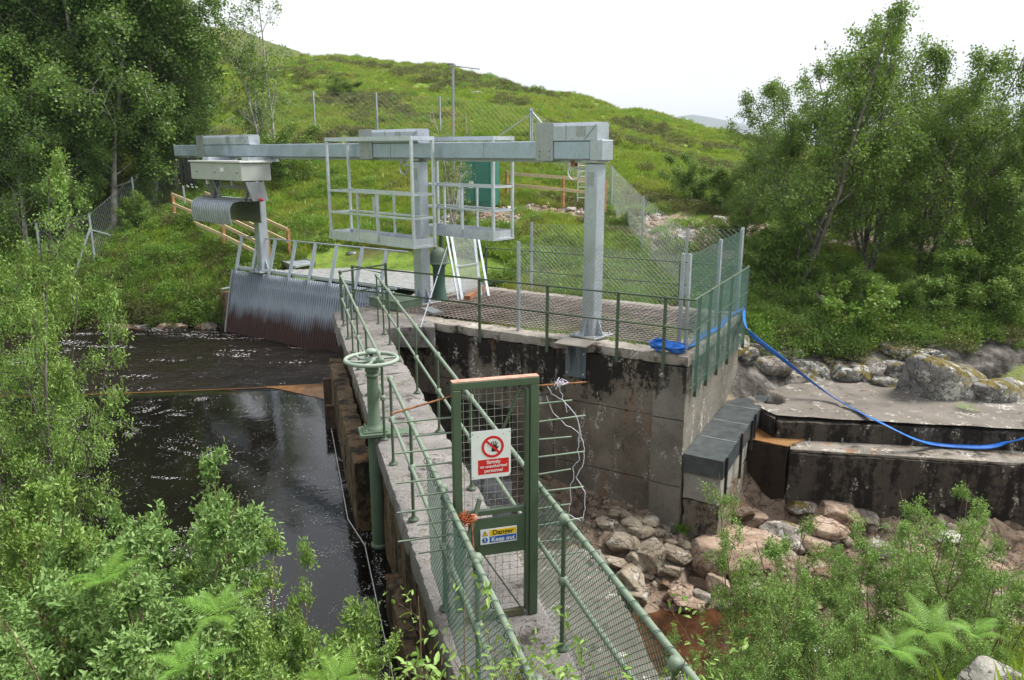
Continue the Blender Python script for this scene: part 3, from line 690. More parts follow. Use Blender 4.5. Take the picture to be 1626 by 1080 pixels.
# wire grating over the pit: bars one way, lighter wires the other
t = thing('pit_grating', 'rusty wire grating laid flat over the intake chamber', 'grating', (*fr(2, 2), .03))
Aw, Bw = [], []
a = .62
while a < LF-1.2:
    Aw.append((*fr(a, .45), .035)); Bw.append((*fr(a+rng.normal(0, .01), LB-.6), .035+rng.normal(0, .008))); a += .13
wires('bars', Aw, Bw, .016, REBAR, t, 'stuff')
Aw, Bw = [], []
b = .5
while b < LB-.6:
    Aw.append((*fr(.5, b), .055)); Bw.append((*fr(LF-1.3, b+rng.normal(0, .01)), .055)); b += .17
wires('cross_wires', Aw, Bw, .012, REBAR, t, 'stuff')
tag(MB().bar((*fr(LF-1.9, LB-2.0), .10), (*fr(LF-1.6, LB-.9), .13), .16, .12).bar((*fr(LF-1.9, LB-2.0), .10), (*fr(LF-2.0, LB-2.35), .10), .16, .12).build('rusty_channel', RUST), 'short rusty orange steel channel lying beside the pit grating', 'channel')
tag(MB().bar((*fr(LF-2.3, .62), .07), (*fr(LF-1.7, .95), .08), .30, .03).build('loose_slat_mat', GALVD), 'small loose grey grating piece near the rusty bars', 'grating')

# black capped spur wall on the chamber's side
t = thing('spur_wall', 'low spur wall with black rubber sheet cap beside the chamber', 'wall', (*fr(-.8, 0), -4.4))
def sq(a0, a1, b0, b1): return [fr(a0, b0), fr(a1, b0), fr(a1, b1), fr(a0, b1)]
rough_block(MB(), sq(-.80, -.035, .02, LB-.2), -4.8, -2.95, .1, .04, 81, .05).build('stained_base', CORNG, t)
rough_block(MB(), sq(-.76, -.035, .0, LB-.3), -2.94, -2.36, .1, .01, 82, .02).build('pale_course', CPALE, t)
n_ = NT('black_rubber_sheet'); cr = n_.noise(4, 6); n_.bump(n_.noise(20, 4), .3, .01)
SHEET = n_.set(n_.ramp(cr, [(.3, (.035, .042, .045)), (.7, (.085, .098, .10))]), .38)
MB().prism(sq(-.84, -.03, -.04, LB-.14), -2.36, -1.98).build('cap_sheet', SHEET, t)
for k, b0 in enumerate((.10, 1.45, 2.55, 2.85, 4.1)):
    MB().prism(sq(-.89, -.843, b0, b0+.07), -2.9+.25*(k > 1), -1.95+.05*(k % 2)).build('batten', BLACK, t)
for k in range(3):
    b0 = -.04+(LB-.1)*(k+1)/4
    MB().prism(sq(-.82, -.05, b0-.02, b0+.01), -1.981, -1.974).build('seam_strip', GALVD, t)

# stepped weir on the right
SL = P(1185, 655, -2.0)[:2]; F0 = P(1162, 697, -2.5)[:2]
def wv(px, py, z): return P(px, py, z)[:2]
t = thing('weir', 'stepped concrete weir with dark face beyond the spur wall', 'weir', (*wv(1400, 715, -2.5), -3.9))
rough_block(MB(), [wv(1160, 694, -2.5), wv(1252, 712, -2.5), wv(1262, 690, -2.5), wv(1165, 672, -2.5)], -4.7, -2.5, .1, .02, 90, .04).build('iron_stained_bay', CORN2, t)
rough_block(MB(), [wv(1160, 693, -2.5), wv(1251, 711, -2.5), wv(1300, 690, -2.5), wv(1165, 668, -2.5)], -2.499, -2.47, .07, .01, 97, .02).build('iron_stained_tread', CORN3, t)
rough_block(MB(), [wv(1253, 714, -2.5), wv(1800, 748, -2.5), wv(1800, 700, -2.5), wv(1255, 690, -2.5)], -4.7, -2.56, .12, .03, 91, .05).build('lower_face', CWEIR, t)
rough_block(MB(), [wv(1253, 713, -2.5), wv(1800, 747, -2.5), wv(1800, 700, -2.5), wv(1255, 690, -2.5)], -2.57, -2.5, .08, .012, 92, .03).build('lower_tread', CSTEP, t)
rough_block(MB(), [wv(1232, 664, -2.0), wv(1800, 690, -2.0), wv(1800, 655, -2.0), wv(1234, 640, -2.0)], -3.2, -2.06, .12, .025, 93, .04).build('upper_face', CWEIR, t)
rough_block(MB(), [wv(1192, 640, -2.0), wv(1231, 664, -2.0), wv(1240, 640, -2.0), wv(1190, 622, -2.0)], -3.2, -2.02, .1, .02, 94, .04).build('splay_face', CWEIR, t)
# upper slab with its two round holes
V = []; nu_, nv_ = 120, 50
l0, l1 = np.array([wv(1190, 640, -2.0), wv(1233, 661, -2.0), wv(1500, 676, -2.0), wv(1800, 690, -2.0)]), np.array([wv(1160, 583, -2.0), wv(1230, 592, -2.0), wv(1400, 612, -2.0), wv(1800, 655, -2.0)])
tt = np.array([0, .08, .55, 1.0]); U = np.linspace(0, 1, nu_)
lo_ = np.stack([np.interp(U, tt, l0[:, k]) for k in (0, 1)], 1); hi_ = np.stack([np.interp(U, tt, l1[:, k]) for k in (0, 1)], 1)
h1, h2 = wv(1221, 634, -2.0), wv(1373, 645, -2.0)
for j in np.linspace(0, 1, nv_):
    p = lo_*(1-j)+hi_*j; z = -1.985+.06*j+fbm(np.c_[p*1.5, 0*p[:, 0]], 4, 33)*.012
    V.append(np.c_[p, z])
V = np.concatenate(V)
for hc, rx, ry, dp in ((h1, .30, .42, .5), (h2, .55, .22, .10)):
    d = ((V[:, 0]-hc[0])/rx)**2+((V[:, 1]-hc[1])/ry)**2; V[:, 2] -= dp*np.clip(1.25-d, 0, 1)**.4*(d < 1.25)
idx = np.arange(nu_*nv_).reshape(nv_, nu_)
Fc = np.stack([idx[:-1, :-1], idx[:-1, 1:], idx[1:, 1:], idx[1:, :-1]], -1).reshape(-1, 4)
me = np_mesh('upper_slab', V-np.array(t.location), Fc, True); new_obj('upper_slab', me, CSLAB, t)
MB().prism([tuple(q) for q in lo_[::20]]+[tuple(lo_[-1])]+[tuple(q) for q in hi_[::-20]], -2.6, -2.5).build('slab_underside', CWEIR, t)

# apron slab seen through the mesh to the right of the footway
t = tag(rough_block(MB(), [wk(-.6, .5), wk(6.2, .5), P(955, 868, -2.6)[:2], P(1050, 1075, -2.6)[:2]], -4.6, -2.6, .12, .03, 95, .06).build('apron_slab', CAPR), 'flat grey concrete apron below the footway, seen through the fence mesh', 'slab')
t = tag(rough_block(MB(), [wk(-2.6, .51), wk(-.62, .51), wk(-.62, 1.5), wk(-2.6, 1.4)], -3.0, -.35, .1, .03, 96, .06).build('abutment_block', CAPR), 'concrete abutment block beside the near end of the footway', 'block')

# ------------------------------------------------------------------ green handrails
ZR, ZM = 1.12, .60
def rail_run(name, label, cat, pts, posts, zb, r=.023, rp=.018, mat=GREENR, pmat=GREEN, flange=True, top=ZR, mid=ZM, group=None, bottoms=None, square=False):
    """pts: plan polyline of the rails; posts: list of plan points"""
    t = thing(name, label, cat, (*pts[0][:2], zb), group)
    MB().tube([(*p[:2], top) for p in pts], r, 8).build('top_rail', mat, t)
    MB().tube([(*p[:2], mid) for p in pts], r*.9, 8).build('mid_rail', mat, t)
    for i, p in enumerate(posts):
        b = bottoms[i] if bottoms else zb
        m = MB()
        if square: m.bx((*p[:2], (b+top)/2), (*e1, 0), (*e2, 0), (0, 0, 1), .032, .014, (top-b)/2)
        else: m.tube([(*p[:2], b), (*p[:2], top-.01)], rp, 8)
        po = m.build('post', pmat, t)
        for z in (top, mid): MB().lathe((*p[:2], z), [(.0, -.042), (.03, -.036), (.042, -.012), (.042, .012), (.03, .036), (0, .042)], 10).build('ball_joint', mat, po)
        if flange:
            MB().lathe((*p[:2], b), [(.058, 0), (.058, .012), (.026, .018), (.026, .05)], 12).build('foot_flange', pmat, po)
    return t
rail_run('handrail', 'long green handrail on the right edge of the footway, passing the gate', 'handrail',
         [wk(12.1, .40), wk(6, .40), wk(0, .41), wk(-2.9, .44)], [wk(a, .40) for a in (11.95, 10.9, 9.9, 8.6, 6.5, 4.6, 2.6, -.55, -2.35)], 0)
rail_run('handrail', 'green handrail beyond the valve wheel on the pond edge of the footway', 'handrail',
         [wk(12.1, -.38), wk(4.45, -.38)], [wk(a, -.38) for a in (12.0, 10.7, 9.5, 8.2, 6.6, 4.5)], 0)
rail_run('handrail', 'near green handrail on the pond edge, starting just before the valve wheel', 'handrail',
         [wk(3.65, -.38), wk(0, -.39), wk(-2.9, -.40)], [wk(a, -.38) for a in (3.6, 2.0, .25, -.95, -2.3)], 0)
# chamber handrail: front edge (posts bolted to the outside of the wall), side, back
fo = lambda a: fr(a, -.075)
pR = [P(543, 455, 0)[:2], fr(LF+.75, .25), fr(LF-.3, -.06), fo(0.0)]
t = rail_run('handrail', 'square green handrail along the front edge of the mesh covered chamber', 'handrail', [wk(12.3, .55), fr(LF-.2, -.05), fo(2), fo(-.08)],
             [fr(LF-.2, -.05), fo(4.75), fo(3.05), fo(1.45), fo(.62-1.1+.95)], -.30, r=.019, mat=GREEN, square=True, flange=False, mid=.55)
t = rail_run('handrail', 'green handrail along the right side of the chamber, hung with green mesh', 'handrail', [fr(-.09, -.07), fr(-.09, LB+.1)],
             [fr(-.09, b) for b in (.35, 1.2, 2.1, 3.1, LB)], -.9, r=.019, mat=GREEN, square=True, flange=False, mid=.5)
MB().tube([(*fr(-.09, -.07), -.62), (*fr(-.09, LB), -.62)], .016, 6).build('low_rail', GREEN, t)
t = rail_run('handrail', 'thin green handrail along the back edge of the chamber', 'handrail', [fr(-.05, LB+.02), fr(LF-1.2, LB+.02)],
             [fr(a, LB+.02) for a in (1.6, 4.1, LF-1.2)], -.1, r=.016, mat=GREEN, square=True, flange=False, mid=.55)
rail_run('handrail', 'short green handrail between the footway end and the timber deck', 'handrail', [P(540, 432, 1.12)[:2], P(612, 420, 1.12)[:2]],
         [P(543, 455+90, 0)[:2]*0+P(540, 432, 1.12)[:2], P(612, 420, 1.12)[:2]], -.05, r=.02, mat=GREEN, square=True, flange=False)
# small green hatch frame by the landing
c = P(650, 478, .1)
t = thing('hatch_cover', 'low green ribbed hatch cover on the landing near the middle column', 'hatch', (*P(640, 480, 0)[:2], 0))
hc = P(628, 479, .12)[:2]
for k in range(6):
    MB().bx((*(hc+e1*-.0+u*(-.5+.2*k)), .22), (*u, 0), (*nn, 0), (0, 0, 1), .08, .42, .02).build('slat', GREENP, t)
MB().bx((*(hc), .10), (*u, 0), (*nn, 0), (0, 0, 1), .6, .38, .09).build('base', GREENP, t)

# chain-link on the near handrails
def mesh_thing(name, label, a0, a1, off, ztop, zbot, step, r, mat, grp=None, wav=0.0):
    t = thing(name, label, 'mesh', (*wk(a0, off), 0), grp)
    A, B = chain((*wk(a0, off), zbot), (*wk(a1, off), zbot), (*wk(a0, off), ztop), (*wk(a1, off), ztop), step)
    A, B = np.array(A), np.array(B)
    for M in (A, B):
        w = np.sin((M[:, 0]*.7+M[:, 1])*2.3)*.018*(1-(M[:, 2]-zbot)/(ztop-zbot)); M[:, 0] += w*1.0
    wires('wire_mesh', A, B, r, mat, t, 'stuff')
    m = MB(); s_ = 1 if a1 > a0 else -1; n = int(abs(a1-a0)/.16)
    for k in range(n):
        q = wk(a0+s_*(.08+.16*k), off)
        ring = [(q[0]+WN[0]*math.cos(x)*.034*1.0, q[1]+WN[1]*math.cos(x)*.034, ztop+math.sin(x)*.034) for x in np.linspace(0, 2*math.pi, 9)]
        ring = [(p[0]+WD[0]*.02*j/8, p[1]+WD[1]*.02*j/8, p[2]) for j, p in enumerate(ring)]
        m.tube(ring, .0035, 4, False)
    m.build('tie_wires', mat, t, 'stuff')
    return t
mesh_thing('fence_mesh', 'green diamond mesh tied to the near pond side handrail', .95, -2.8, -.40, ZR, .0, .060, .0027, GMESH)
mesh_thing('fence_mesh', 'green diamond mesh tied to the right handrail this side of the gate', .55, -2.9, .42, ZR, .0, .060, .0027, GMESH)

# ------------------------------------------------------------------ gate
G0, G1 = wk(0, -.31), wk(0, .325)
gx = np.array([*nrm(G1-G0), 0]); gy = np.array([*WD, 0]); up = np.array([0, 0, 1.])
GT = 2.05
gw = float(np.linalg.norm(G1-G0))
t = thing('gate', 'tall green steel gate with two warning signs across the footway', 'gate', (*((G0+G1)/2), 0))
def gp(a, z, d=0.0): return np.array([*G0, 0])+gx*a+up*z+gy*d
MB().bx(gp(0, GT/2+.06), gx, gy, up, .032, .045, GT/2-.06, .004).build('gate_post', GREEN, t)
o = MB().bx(gp(gw, GT/2), gx, gy, up, .036, .04, GT/2, .004).build('gate_post', GREEN, t)
MB().bx(gp(gw-.055, GT/2), gx, gy, up, .014, .03, GT/2-.04, .003).build('angle_flange', GREEN, o)
o = MB().bx(gp(gw/2, GT+.032), gx, gy, up, gw/2+.036, .04, .03, .004).build('top_bar', GREEN, t)
MB().bx(gp(gw/2, GT+.066), gx, gy, up, gw/2+.034, .036, .003).build('rusty_edge', m_plain('pink_primer_rust', (.55, .27, .20), .9, 0, .4, 30), o)
for z, nm, hh, m in ((.985, 'cross_bar', .022, GREEN), (.03, 'cross_bar', .03, m_plain('muddy_green', (.13, .12, .07), .8, 0, .3))):
    MB().bx(gp(gw/2-.02, z), gx, gy, up, gw/2-.055, .02, hh, .003).build(nm, m, t)
MB().bar(gp(.09, .80, .0), gp(gw-.10, .06, .0), .035, .01).build('brace', GREEN, t)
MB().bar(gp(gw-.10, 2.05, .0), gp(gw-.40, 1.35, .0), .035, .012).build('brace', GREEN, t)
MB().bar(gp(.03, .62, -.02), gp(.18, 1.12, -.02), .035, .03).build('latch_arm', GREENR, t)
MB().tube([gp(.10, .95, -.03), gp(.13, .45, -.04)], .012, 6).build('latch_rod', RUST, t)
MB().bx(gp(gw/2+.01, .765), gx, gy, up, gw/2-.075, .012, .165, .003).build('sign_backing', GREEN, t)
A, B = [], []
for k in range(1, 10):
    a = gw*k/10; A.append(gp(a, .1, .025)); B.append(gp(a, GT, .025))
for k in range(31):
    z = .10+k*.065; A.append(gp(.03, z, .031)); B.append(gp(gw-.03, z, .031))
wires('wire_infill', A, B, .0022, m_plain('dull_wire', (.40, .41, .36), .5, .3, .3), t, 'stuff')
# anti-climb spikes on both sides
ch_ = .185
for k in range(11):
    z = 2.03-.153*k
    L_ = .42 if k % 2 == 0 else .30
    MB().tube([gp(gw+.03, z-.005), gp(gw+.03+L_, z-.0+.01*((k*7) % 3-1))], .0075, 6).build('spike', GREENR if k else RUST, t)
for k in range(11):
    z = 1.95-.125*k
    L_ = .46 if k % 2 else .30
    if k == 0: MB().tube([gp(-.03, 2.0), gp(-.50, 1.90)], .008, 6).build('spike', RUST, t)
    else: MB().tube([gp(-.03, z), gp(-.03-L_, z+.0)], .0075, 6).build('spike', GREENR, t)

fonts = {}
def text_mesh(s, size, name='lettering'):
    cu = bpy.data.curves.new(name, 'FONT'); cu.body = s; cu.size = size; cu.align_x = 'CENTER'; cu.align_y = 'CENTER'; cu.resolution_u = 3
    cu.offset = size*.018; cu.extrude = .0006
    ob = bpy.data.objects.new(name, cu); C.objects.link(ob); bpy.context.view_layer.update()
    me = bpy.data.meshes.new_from_object(ob.evaluated_get(bpy.context.evaluated_depsgraph_get()))
    bpy.data.objects.remove(ob); return me
def flat_mat(name, c): return m_plain(name, c, .45, 0, .03)
SRED, SBLK, SYEL, SBLU = flat_mat('sign_red', (.62, .015, .02)), flat_mat('sign_black', (.01, .01, .012)), flat_mat('sign_yellow', (.85, .55, .01)), flat_mat('sign_blue', (.01, .10, .42))
class Sign:
    def __init__(s, name, label, c, w, h, tilt=0.0):
        s.x = gx*math.cos(tilt)+up*math.sin(tilt); s.y = up*math.cos(tilt)-gx*math.sin(tilt); s.z = -gy; s.c = c
        s.t = thing(name, label, 'sign', c)
    def plate(s, poly, m, name, d=0.0, th=.0012, parent=None):
        MB().extr([s.c+s.x*a+s.y*b+s.z*d for a, b in poly], s.z*th).build(name, m, parent or s.t)
    def text(s, body, size, a, b, m, name, d=.003, sx=1.0, lab=None):
        me = text_mesh(body, size, name); M = Matrix((Vector(s.x), Vector(s.y), Vector(s.z))).transposed().to_4x4()
        o = new_obj(name, me, m, s.t); me.materials.clear(); me.materials.append(m)
        o.matrix_parent_inverse = Matrix.Identity(4); o.matrix_basis = Matrix.Translation(Vector(s.x*a+s.y*b+s.z*d)) @ M @ Matrix.Diagonal((sx, 1, 1, 1))
def rect(a, b, w, h): return [(a-w/2, b-h/2), (a+w/2, b-h/2), (a+w/2, b+h/2), (a-w/2, b+h/2)]
def circ(a, b, r, n=40): return [(a+r*math.cos(x), b+r*math.sin(x)) for x in np.linspace(0, 2*math.pi, n, endpoint=False)]
sg = Sign('no_entry_sign', 'white and red sign with barred hand reading Strictly no unauthorised personnel', gp(.272, 1.50, -.035), .32, .42, .0)
w_, h_ = .325, .405
sg.plate([(-w_/2, -h_/2), (w_/2-.03, -h_/2), (w_/2-.012, -h_/2+.008), (w_/2, -h_/2+.03), (w_/2, h_/2), (-w_/2, h_/2)], WHITE, 'sign_plate', 0, .003)
R1, R2 = .092, .071; n = 44
m = MB()
ring = [np.array([math.cos(x), math.sin(x)]) for x in np.linspace(0, 2*math.pi, n, endpoint=False)]
cy0 = .062; cx0 = .012
for i in range(n):
    a, b = ring[i], ring[(i+1) % n]
    m.extr([sg.c+sg.x*(cx0+q[0]*r)+sg.y*(cy0+q[1]*r)+sg.z*.0042 for q, r in ((a, R2), (a, R1), (b, R1), (b, R2))], sg.z*.0008)
q = nrm([1, -1]); p = np.array([q[1], -q[0]])
m.extr([sg.c+sg.x*(cx0+v[0])+sg.y*(cy0+v[1])+sg.z*.0047 for v in (q*-.078-p*.009, q*.078-p*.009, q*.078+p*.009, q*-.078+p*.009)], sg.z*.0008)
m.build('prohibition_ring', SRED, sg.t)
# the hand
m = MB()
def hp(pts): m.extr([sg.c+sg.x*(cx0+.012+a)+sg.y*(cy0-.002+b)+sg.z*.0033 for a, b in pts], sg.z*.0006)
hp([(-.022, -.040), (.020, -.040), (.024, .008), (.012, .016), (-.010, .016), (-.020, .006)])
for x0, an, L_ in ((-.016, 12, .034), (-.005, 4, .040), (.007, -4, .038), (.018, -14, .030)):
    a = math.radians(an); d = np.array([-math.sin(a), math.cos(a)]); s_ = np.array([d[1], -d[0]])*.0042; b0 = np.array([x0, .008])
    hp([b0-s_, b0+s_, b0+s_+d*L_, b0+d*(L_+.004), b0-s_+d*L_])
hp([(.018, -.030), (.024, -.026), (.040, .002), (.035, .006), (.020, -.010)])
m.build('hand_symbol', SBLK, sg.t)
m = MB()
for pl in ([(-.060, .012), (-.040, .008), (-.040, .012), (-.060, .016)], [(-.045, -.022), (-.034, -.034), (-.031, -.031), (-.042, -.019)], [(-.050, -.0), (-.036, -.004), (-.036, -.001), (-.050, .003)]): hp(pl)
m.build('face_symbol', flat_mat('sign_grey', (.45, .5, .55)), sg.t)
sg.plate(rect(.018, -.105, .255, .125), SRED, 'red_panel', .0032, .0008)
sg.text('Strictly', .040, .018, -.068, WHITE, 'lettering', .0052); sg.text('no unauthorised', .034, .018, -.103, WHITE, 'lettering', .0052); sg.text('personnel', .038, .018, -.140, WHITE, 'lettering', .0052)
m = MB()
for a, b in ((-.15, .18), (.15, .18), (-.15, -.185), (.10, .165), (-.105, .155)): m.lathe(sg.c+sg.x*a+sg.y*b+sg.z*.003, [(.005, 0), (.005, .002), (0, .003)], 8, -gy)
m.build('screws', GALVD, sg.t)
sg = Sign('danger_sign', 'small yellow and blue sign reading Danger Keep out on the gate', gp(.335, .775, -.020), .3, .12, .0)
sg.plate(rect(0, 0, .31, .135), WHITE, 'sign_plate', 0, .003)
sg.plate(rect(.036, .030, .228, .052), SYEL, 'yellow_panel', .0032); sg.plate(rect(.036, -.030, .228, .052), SBLU, 'blue_panel', .0032)
sg.text('Danger', .060, .036, .030, SBLK, 'lettering', .0052, 1.0); sg.text('Keep out', .053, .036, -.032, WHITE, 'lettering', .0052, 1.0)
sg.plate([(-.142, .008), (-.092, .008), (-.117, .056)], SBLK, 'warning_triangle', .0032, .0006); sg.plate([(-.136, .012), (-.098, .012), (-.117, .049)], SYEL, 'triangle_fill', .004, .0006)
sg.plate([(-.119, .025), (-.115, .025), (-.1135, .040), (-.1205, .040)], SBLK, 'exclamation_mark', .0047, .0005); sg.plate(rect(-.117, .019, .004, .005), SBLK, 'exclamation_dot', .0047, .0005)
sg.plate(circ(-.117, -.030, .025, 24), SBLU, 'mandatory_disc', .0032, .0006)
sg.plate([(-.120, -.032), (-.114, -.032), (-.112, -.014), (-.122, -.014)], WHITE, 'exclamation_mark', .004, .0006); sg.plate(circ(-.117, -.042, .0045, 10), WHITE, 'exclamation_dot', .004, .0006)

# twine and rope
def wob(pts, amp, n=6, seed=0):
    r = np.random.default_rng(seed); pts = [np.asarray(p, float) for p in pts]; o = []
    for a, b in zip(pts, pts[1:]):
        for k in range(n): o.append(a+(b-a)*k/n+r.normal(0, amp, 3))
    return o+[pts[-1]]
c0 = gp(gw+.22, 2.03)
D_ = lambda px, py, dy=0.0: Q(px, py, float(c0[1])+dy)
t = thing('twine', 'tangled white twine hanging from the rusty top spike of the gate', 'twine', c0)
r_ = np.random.default_rng(4)
kn = [c0+np.array([r_.normal(0, .030), r_.normal(0, .02), r_.normal(0, .018)]) for _ in range(46)]
MB().tube(kn, .0026, 5).build('knot', TWINE, t)
MB().tube(wob([D_(868, 610), D_(876, 625), D_(900, 640), D_(918, 668), D_(922, 690), D_(928, 712), D_(927, 735), D_(914, 758), D_(929, 780), D_(928, 808), D_(925, 828)], .0035, 4, 1), .0032, 5).build('strand', TWINE, t)
MB().tube(wob([D_(868, 628), D_(878, 655), D_(893, 670), D_(920, 688), D_(918, 716), D_(920, 730), D_(910, 742), D_(912, 758), D_(906, 770), D_(905, 800), D_(902, 816), D_(922, 827)], .0035, 4, 2), .0028, 5).build('strand', TWINE, t)
MB().tube(wob([D_(888, 612), D_(893, 632), D_(899, 648), D_(900, 655)], .003, 4, 3), .0028, 5).build('strand', TWINE, t)
c1 = gp(.02, .98, -.07); t = thing('twine', 'frayed rusty orange twine knot tied round the left gate post', 'twine', c1)
kn = [c1+np.array([r_.normal(0, .055), r_.normal(0, .03), r_.normal(0, .03)]) for _ in range(70)]
MB().tube(kn, .0035, 4).build('frayed_knot', STRING, t)
MB().lathe(c1+gx*.09+up*.0, [(0, -.035), (.03, -.025), (.036, 0), (.03, .025), (0, .035)], 10, (.3, 0, .9)).build('tape_wrap', m_plain('faded_orange', (.50, .20, .12), .8, 0, .4, 40), t)

# ------------------------------------------------------------------ handwheel valve pedestal
vc = np.array([*P(592, 676, .02)[:2], 0.0])
vb = P(594, 690, 0.0); vc = np.array([vb[0], vb[1]+.05, 0.0])
t = thing('valve_pedestal', 'pale green handwheel on a tall green valve column at the pond edge', 'valve', vc)
Zb = .0
MB().lathe(vc, [(.145, .05), (.14, .09), (.115, .11), (.105, .13), (.085, .16), (.080, .55), (.074, .80), (.074, .83), (.092, .84), (.092, .86), (.078, .87), (.078, .90), (.098, .91), (.098, .94), (.085, .95), (.085, .965), (.125, .975), (.13, 1.01), (.09, 1.02), (.05, 1.03)], 28).build('column', GREENP, t)
o = MB().bx(vc+np.array([0, 0, .025]), (*WN, 0), (*WD, 0), up, .215, .19, .024, .006).build('base_plate', GREENP, t)
MB().bx(vc+np.array([0, 0, .062]), (*WN, 0), (*WD, 0), up, .165, .15, .012, .004).build('pad', GREENP, o)
for a, b in ((1, 1), (1, -1), (-1, 1), (-1, -1)): MB().lathe(vc+np.array([*(WN*a*.125+WD*b*.11), .074]), [(.02, 0), (.02, .02), (.009, .022), (.009, .045)], 6).build('bolt', GREENP, o)
m = MB(); m.lathe(vc-np.array([0, 0, 2.5]), [(.098, 0), (.098, 2.48)], 20).build('pipe', GREENP, t)
MB().lathe(vc+np.array([0, 0, ZW+.06]), [(.115, -.05), (.125, -.03), (.125, .0), (.10, .012)], 20).build('pipe_collar', GREENP, t)
MB().tube([vc+np.array([.13, .02, -.02]), vc+np.array([.13, .02, -.95])], .012, 6).build('conduit', GREEN, t)
o = MB()
whz = 1.075
R = .355; o.tube([vc+np.array([math.cos(x)*R, math.sin(x)*R, whz]) for x in np.linspace(0, 2*math.pi, 41)], .028, 10, False)
wh = o.build('handwheel', GREENH, t)
for k in range(6):
    a = 2*math.pi*k/6+.3; d = np.array([math.cos(a), math.sin(a), 0]); s_ = np.array([-d[1], d[0], 0])
    MB().tube([vc+d*r+s_*(.055*math.sin(r/R*math.pi*1.0))+np.array([0, 0, whz-.022+.022*(r/R)]) for r in np.linspace(.045, R-.01, 9)], [.020]*4+[.017]*5, 8).build('spoke', GREENH, wh)
MB().lathe(vc+np.array([0, 0, whz-.06]), [(.06, 0), (.075, .02), (.07, .075), (.05, .085), (.032, .09), (.032, .11)], 16).build('hub', GREENH, wh)
MB().lathe(vc+np.array([0, 0, whz+.05]), [(.026, -.02), (.030, .0), (.030, .05), (.024, .055)], 10).build('greasy_nut', BLACK, wh)
MB().lathe(vc+np.array([0, .0, whz+.10]), [(.055, -.01), (.075, .0), (.075, .028), (.045, .05), (.0, .055)], 14).build('cap', GREENH, wh)
MB().bx(vc+np.array([*(WN*.30), -.10]), (*WN, 0), (*WD, 0), up, .18, .12, .10).build('wall_bracket', GREENP, t)

# ------------------------------------------------------------------ gantry
C3 = P(939, 531, .05)[:2]
def g_at(px, off=0.0):      # distance left along the beam line where bearing px crosses it
    k = (px-813)/F*cp; c = C3+nn*off; return (c[0]-c[1]*k)/(u[0]-u[1]*k)
def gb(s, off, z): q = C3-u*s+nn*off; return np.array([q[0], q[1], z])
UX, NX = np.array([*u, 0]), np.array([*nn, 0])
ZB0, ZB1 = 3.68, 4.055
sL = g_at(276, .17); s1 = g_at(405); s2 = g_at(665)
t = thing('monorail_gantry', 'long galvanised box beam gantry on three square columns', 'gantry', gb(s2, 0, 0))
ends = [-.30, .02, g_at(768), g_at(620), sL]
m = MB(); m.bx((gb(.02, 0, 0)+gb(sL, 0, 0))/2+up*(ZB0+ZB1)/2, UX, NX, up, (sL-.02)/2, .17, (ZB1-ZB0)/2, .02).build('beam', GALVB, t)
MB().bx(gb(-.14, 0, (ZB0+ZB1)/2), UX, NX, up, .155, .185, .20, .01).build('end_cap', GALV, t)
for s_ in (g_at(768, .17), g_at(620, .17)):
    MB().bx(gb(s_, .173, (ZB0+ZB1)/2), UX, NX, up, .004, .004, .18).build('weld_seam', GALVD, t)
MB().bx(gb((sL+0)/2, 0, ZB0-.035), UX, NX, up, sL/2-.1, .05, .03).build('runway_rail', GALVD, t)
for i, s_ in enumerate((0.0, s2, s1)):
    zb = 0.0
    ca = np.array([math.cos(.12), math.sin(.12), 0]); 
    col = MB().bx(gb(s_, 0, (zb+ZB0-.07)/2+.0), UX, NX, up, .155, .155, (ZB0-.07-zb)/2, .02).build('column', GALV, t)
    MB().bx(gb(s_, 0, zb+.045), UX, NX, up, .34, .34, .018, .004).build('base_plate', CTOP if False else GALVD, col)
    for a, b in ((1, 0), (-1, 0), (0, 1), (0, -1)):
        d = UX*a+NX*b; w = UX*b-NX*a
        p0 = gb(s_, 0, zb+.06)+d*.155
        MB().extr([p0-w*.008, p0+d*.16-w*.008, p0+up*.38-w*.008], w*.016).build('gusset', GALV, col)
    for a, b in ((1, 1), (1, -1), (-1, 1), (-1, -1)):
        MB().lathe(gb(s_, 0, zb+.06)+UX*.27*a+NX*.27*b, [(.026, 0), (.026, .03), (.012, .032), (.012, .06)], 6).build('anchor_bolt', GALVD, col)
    MB().bx(gb(s_, 0, ZB0-.035)+UX*0, UX, NX, up, .20, .20, .022).build('cap_plate', GALVD, col)
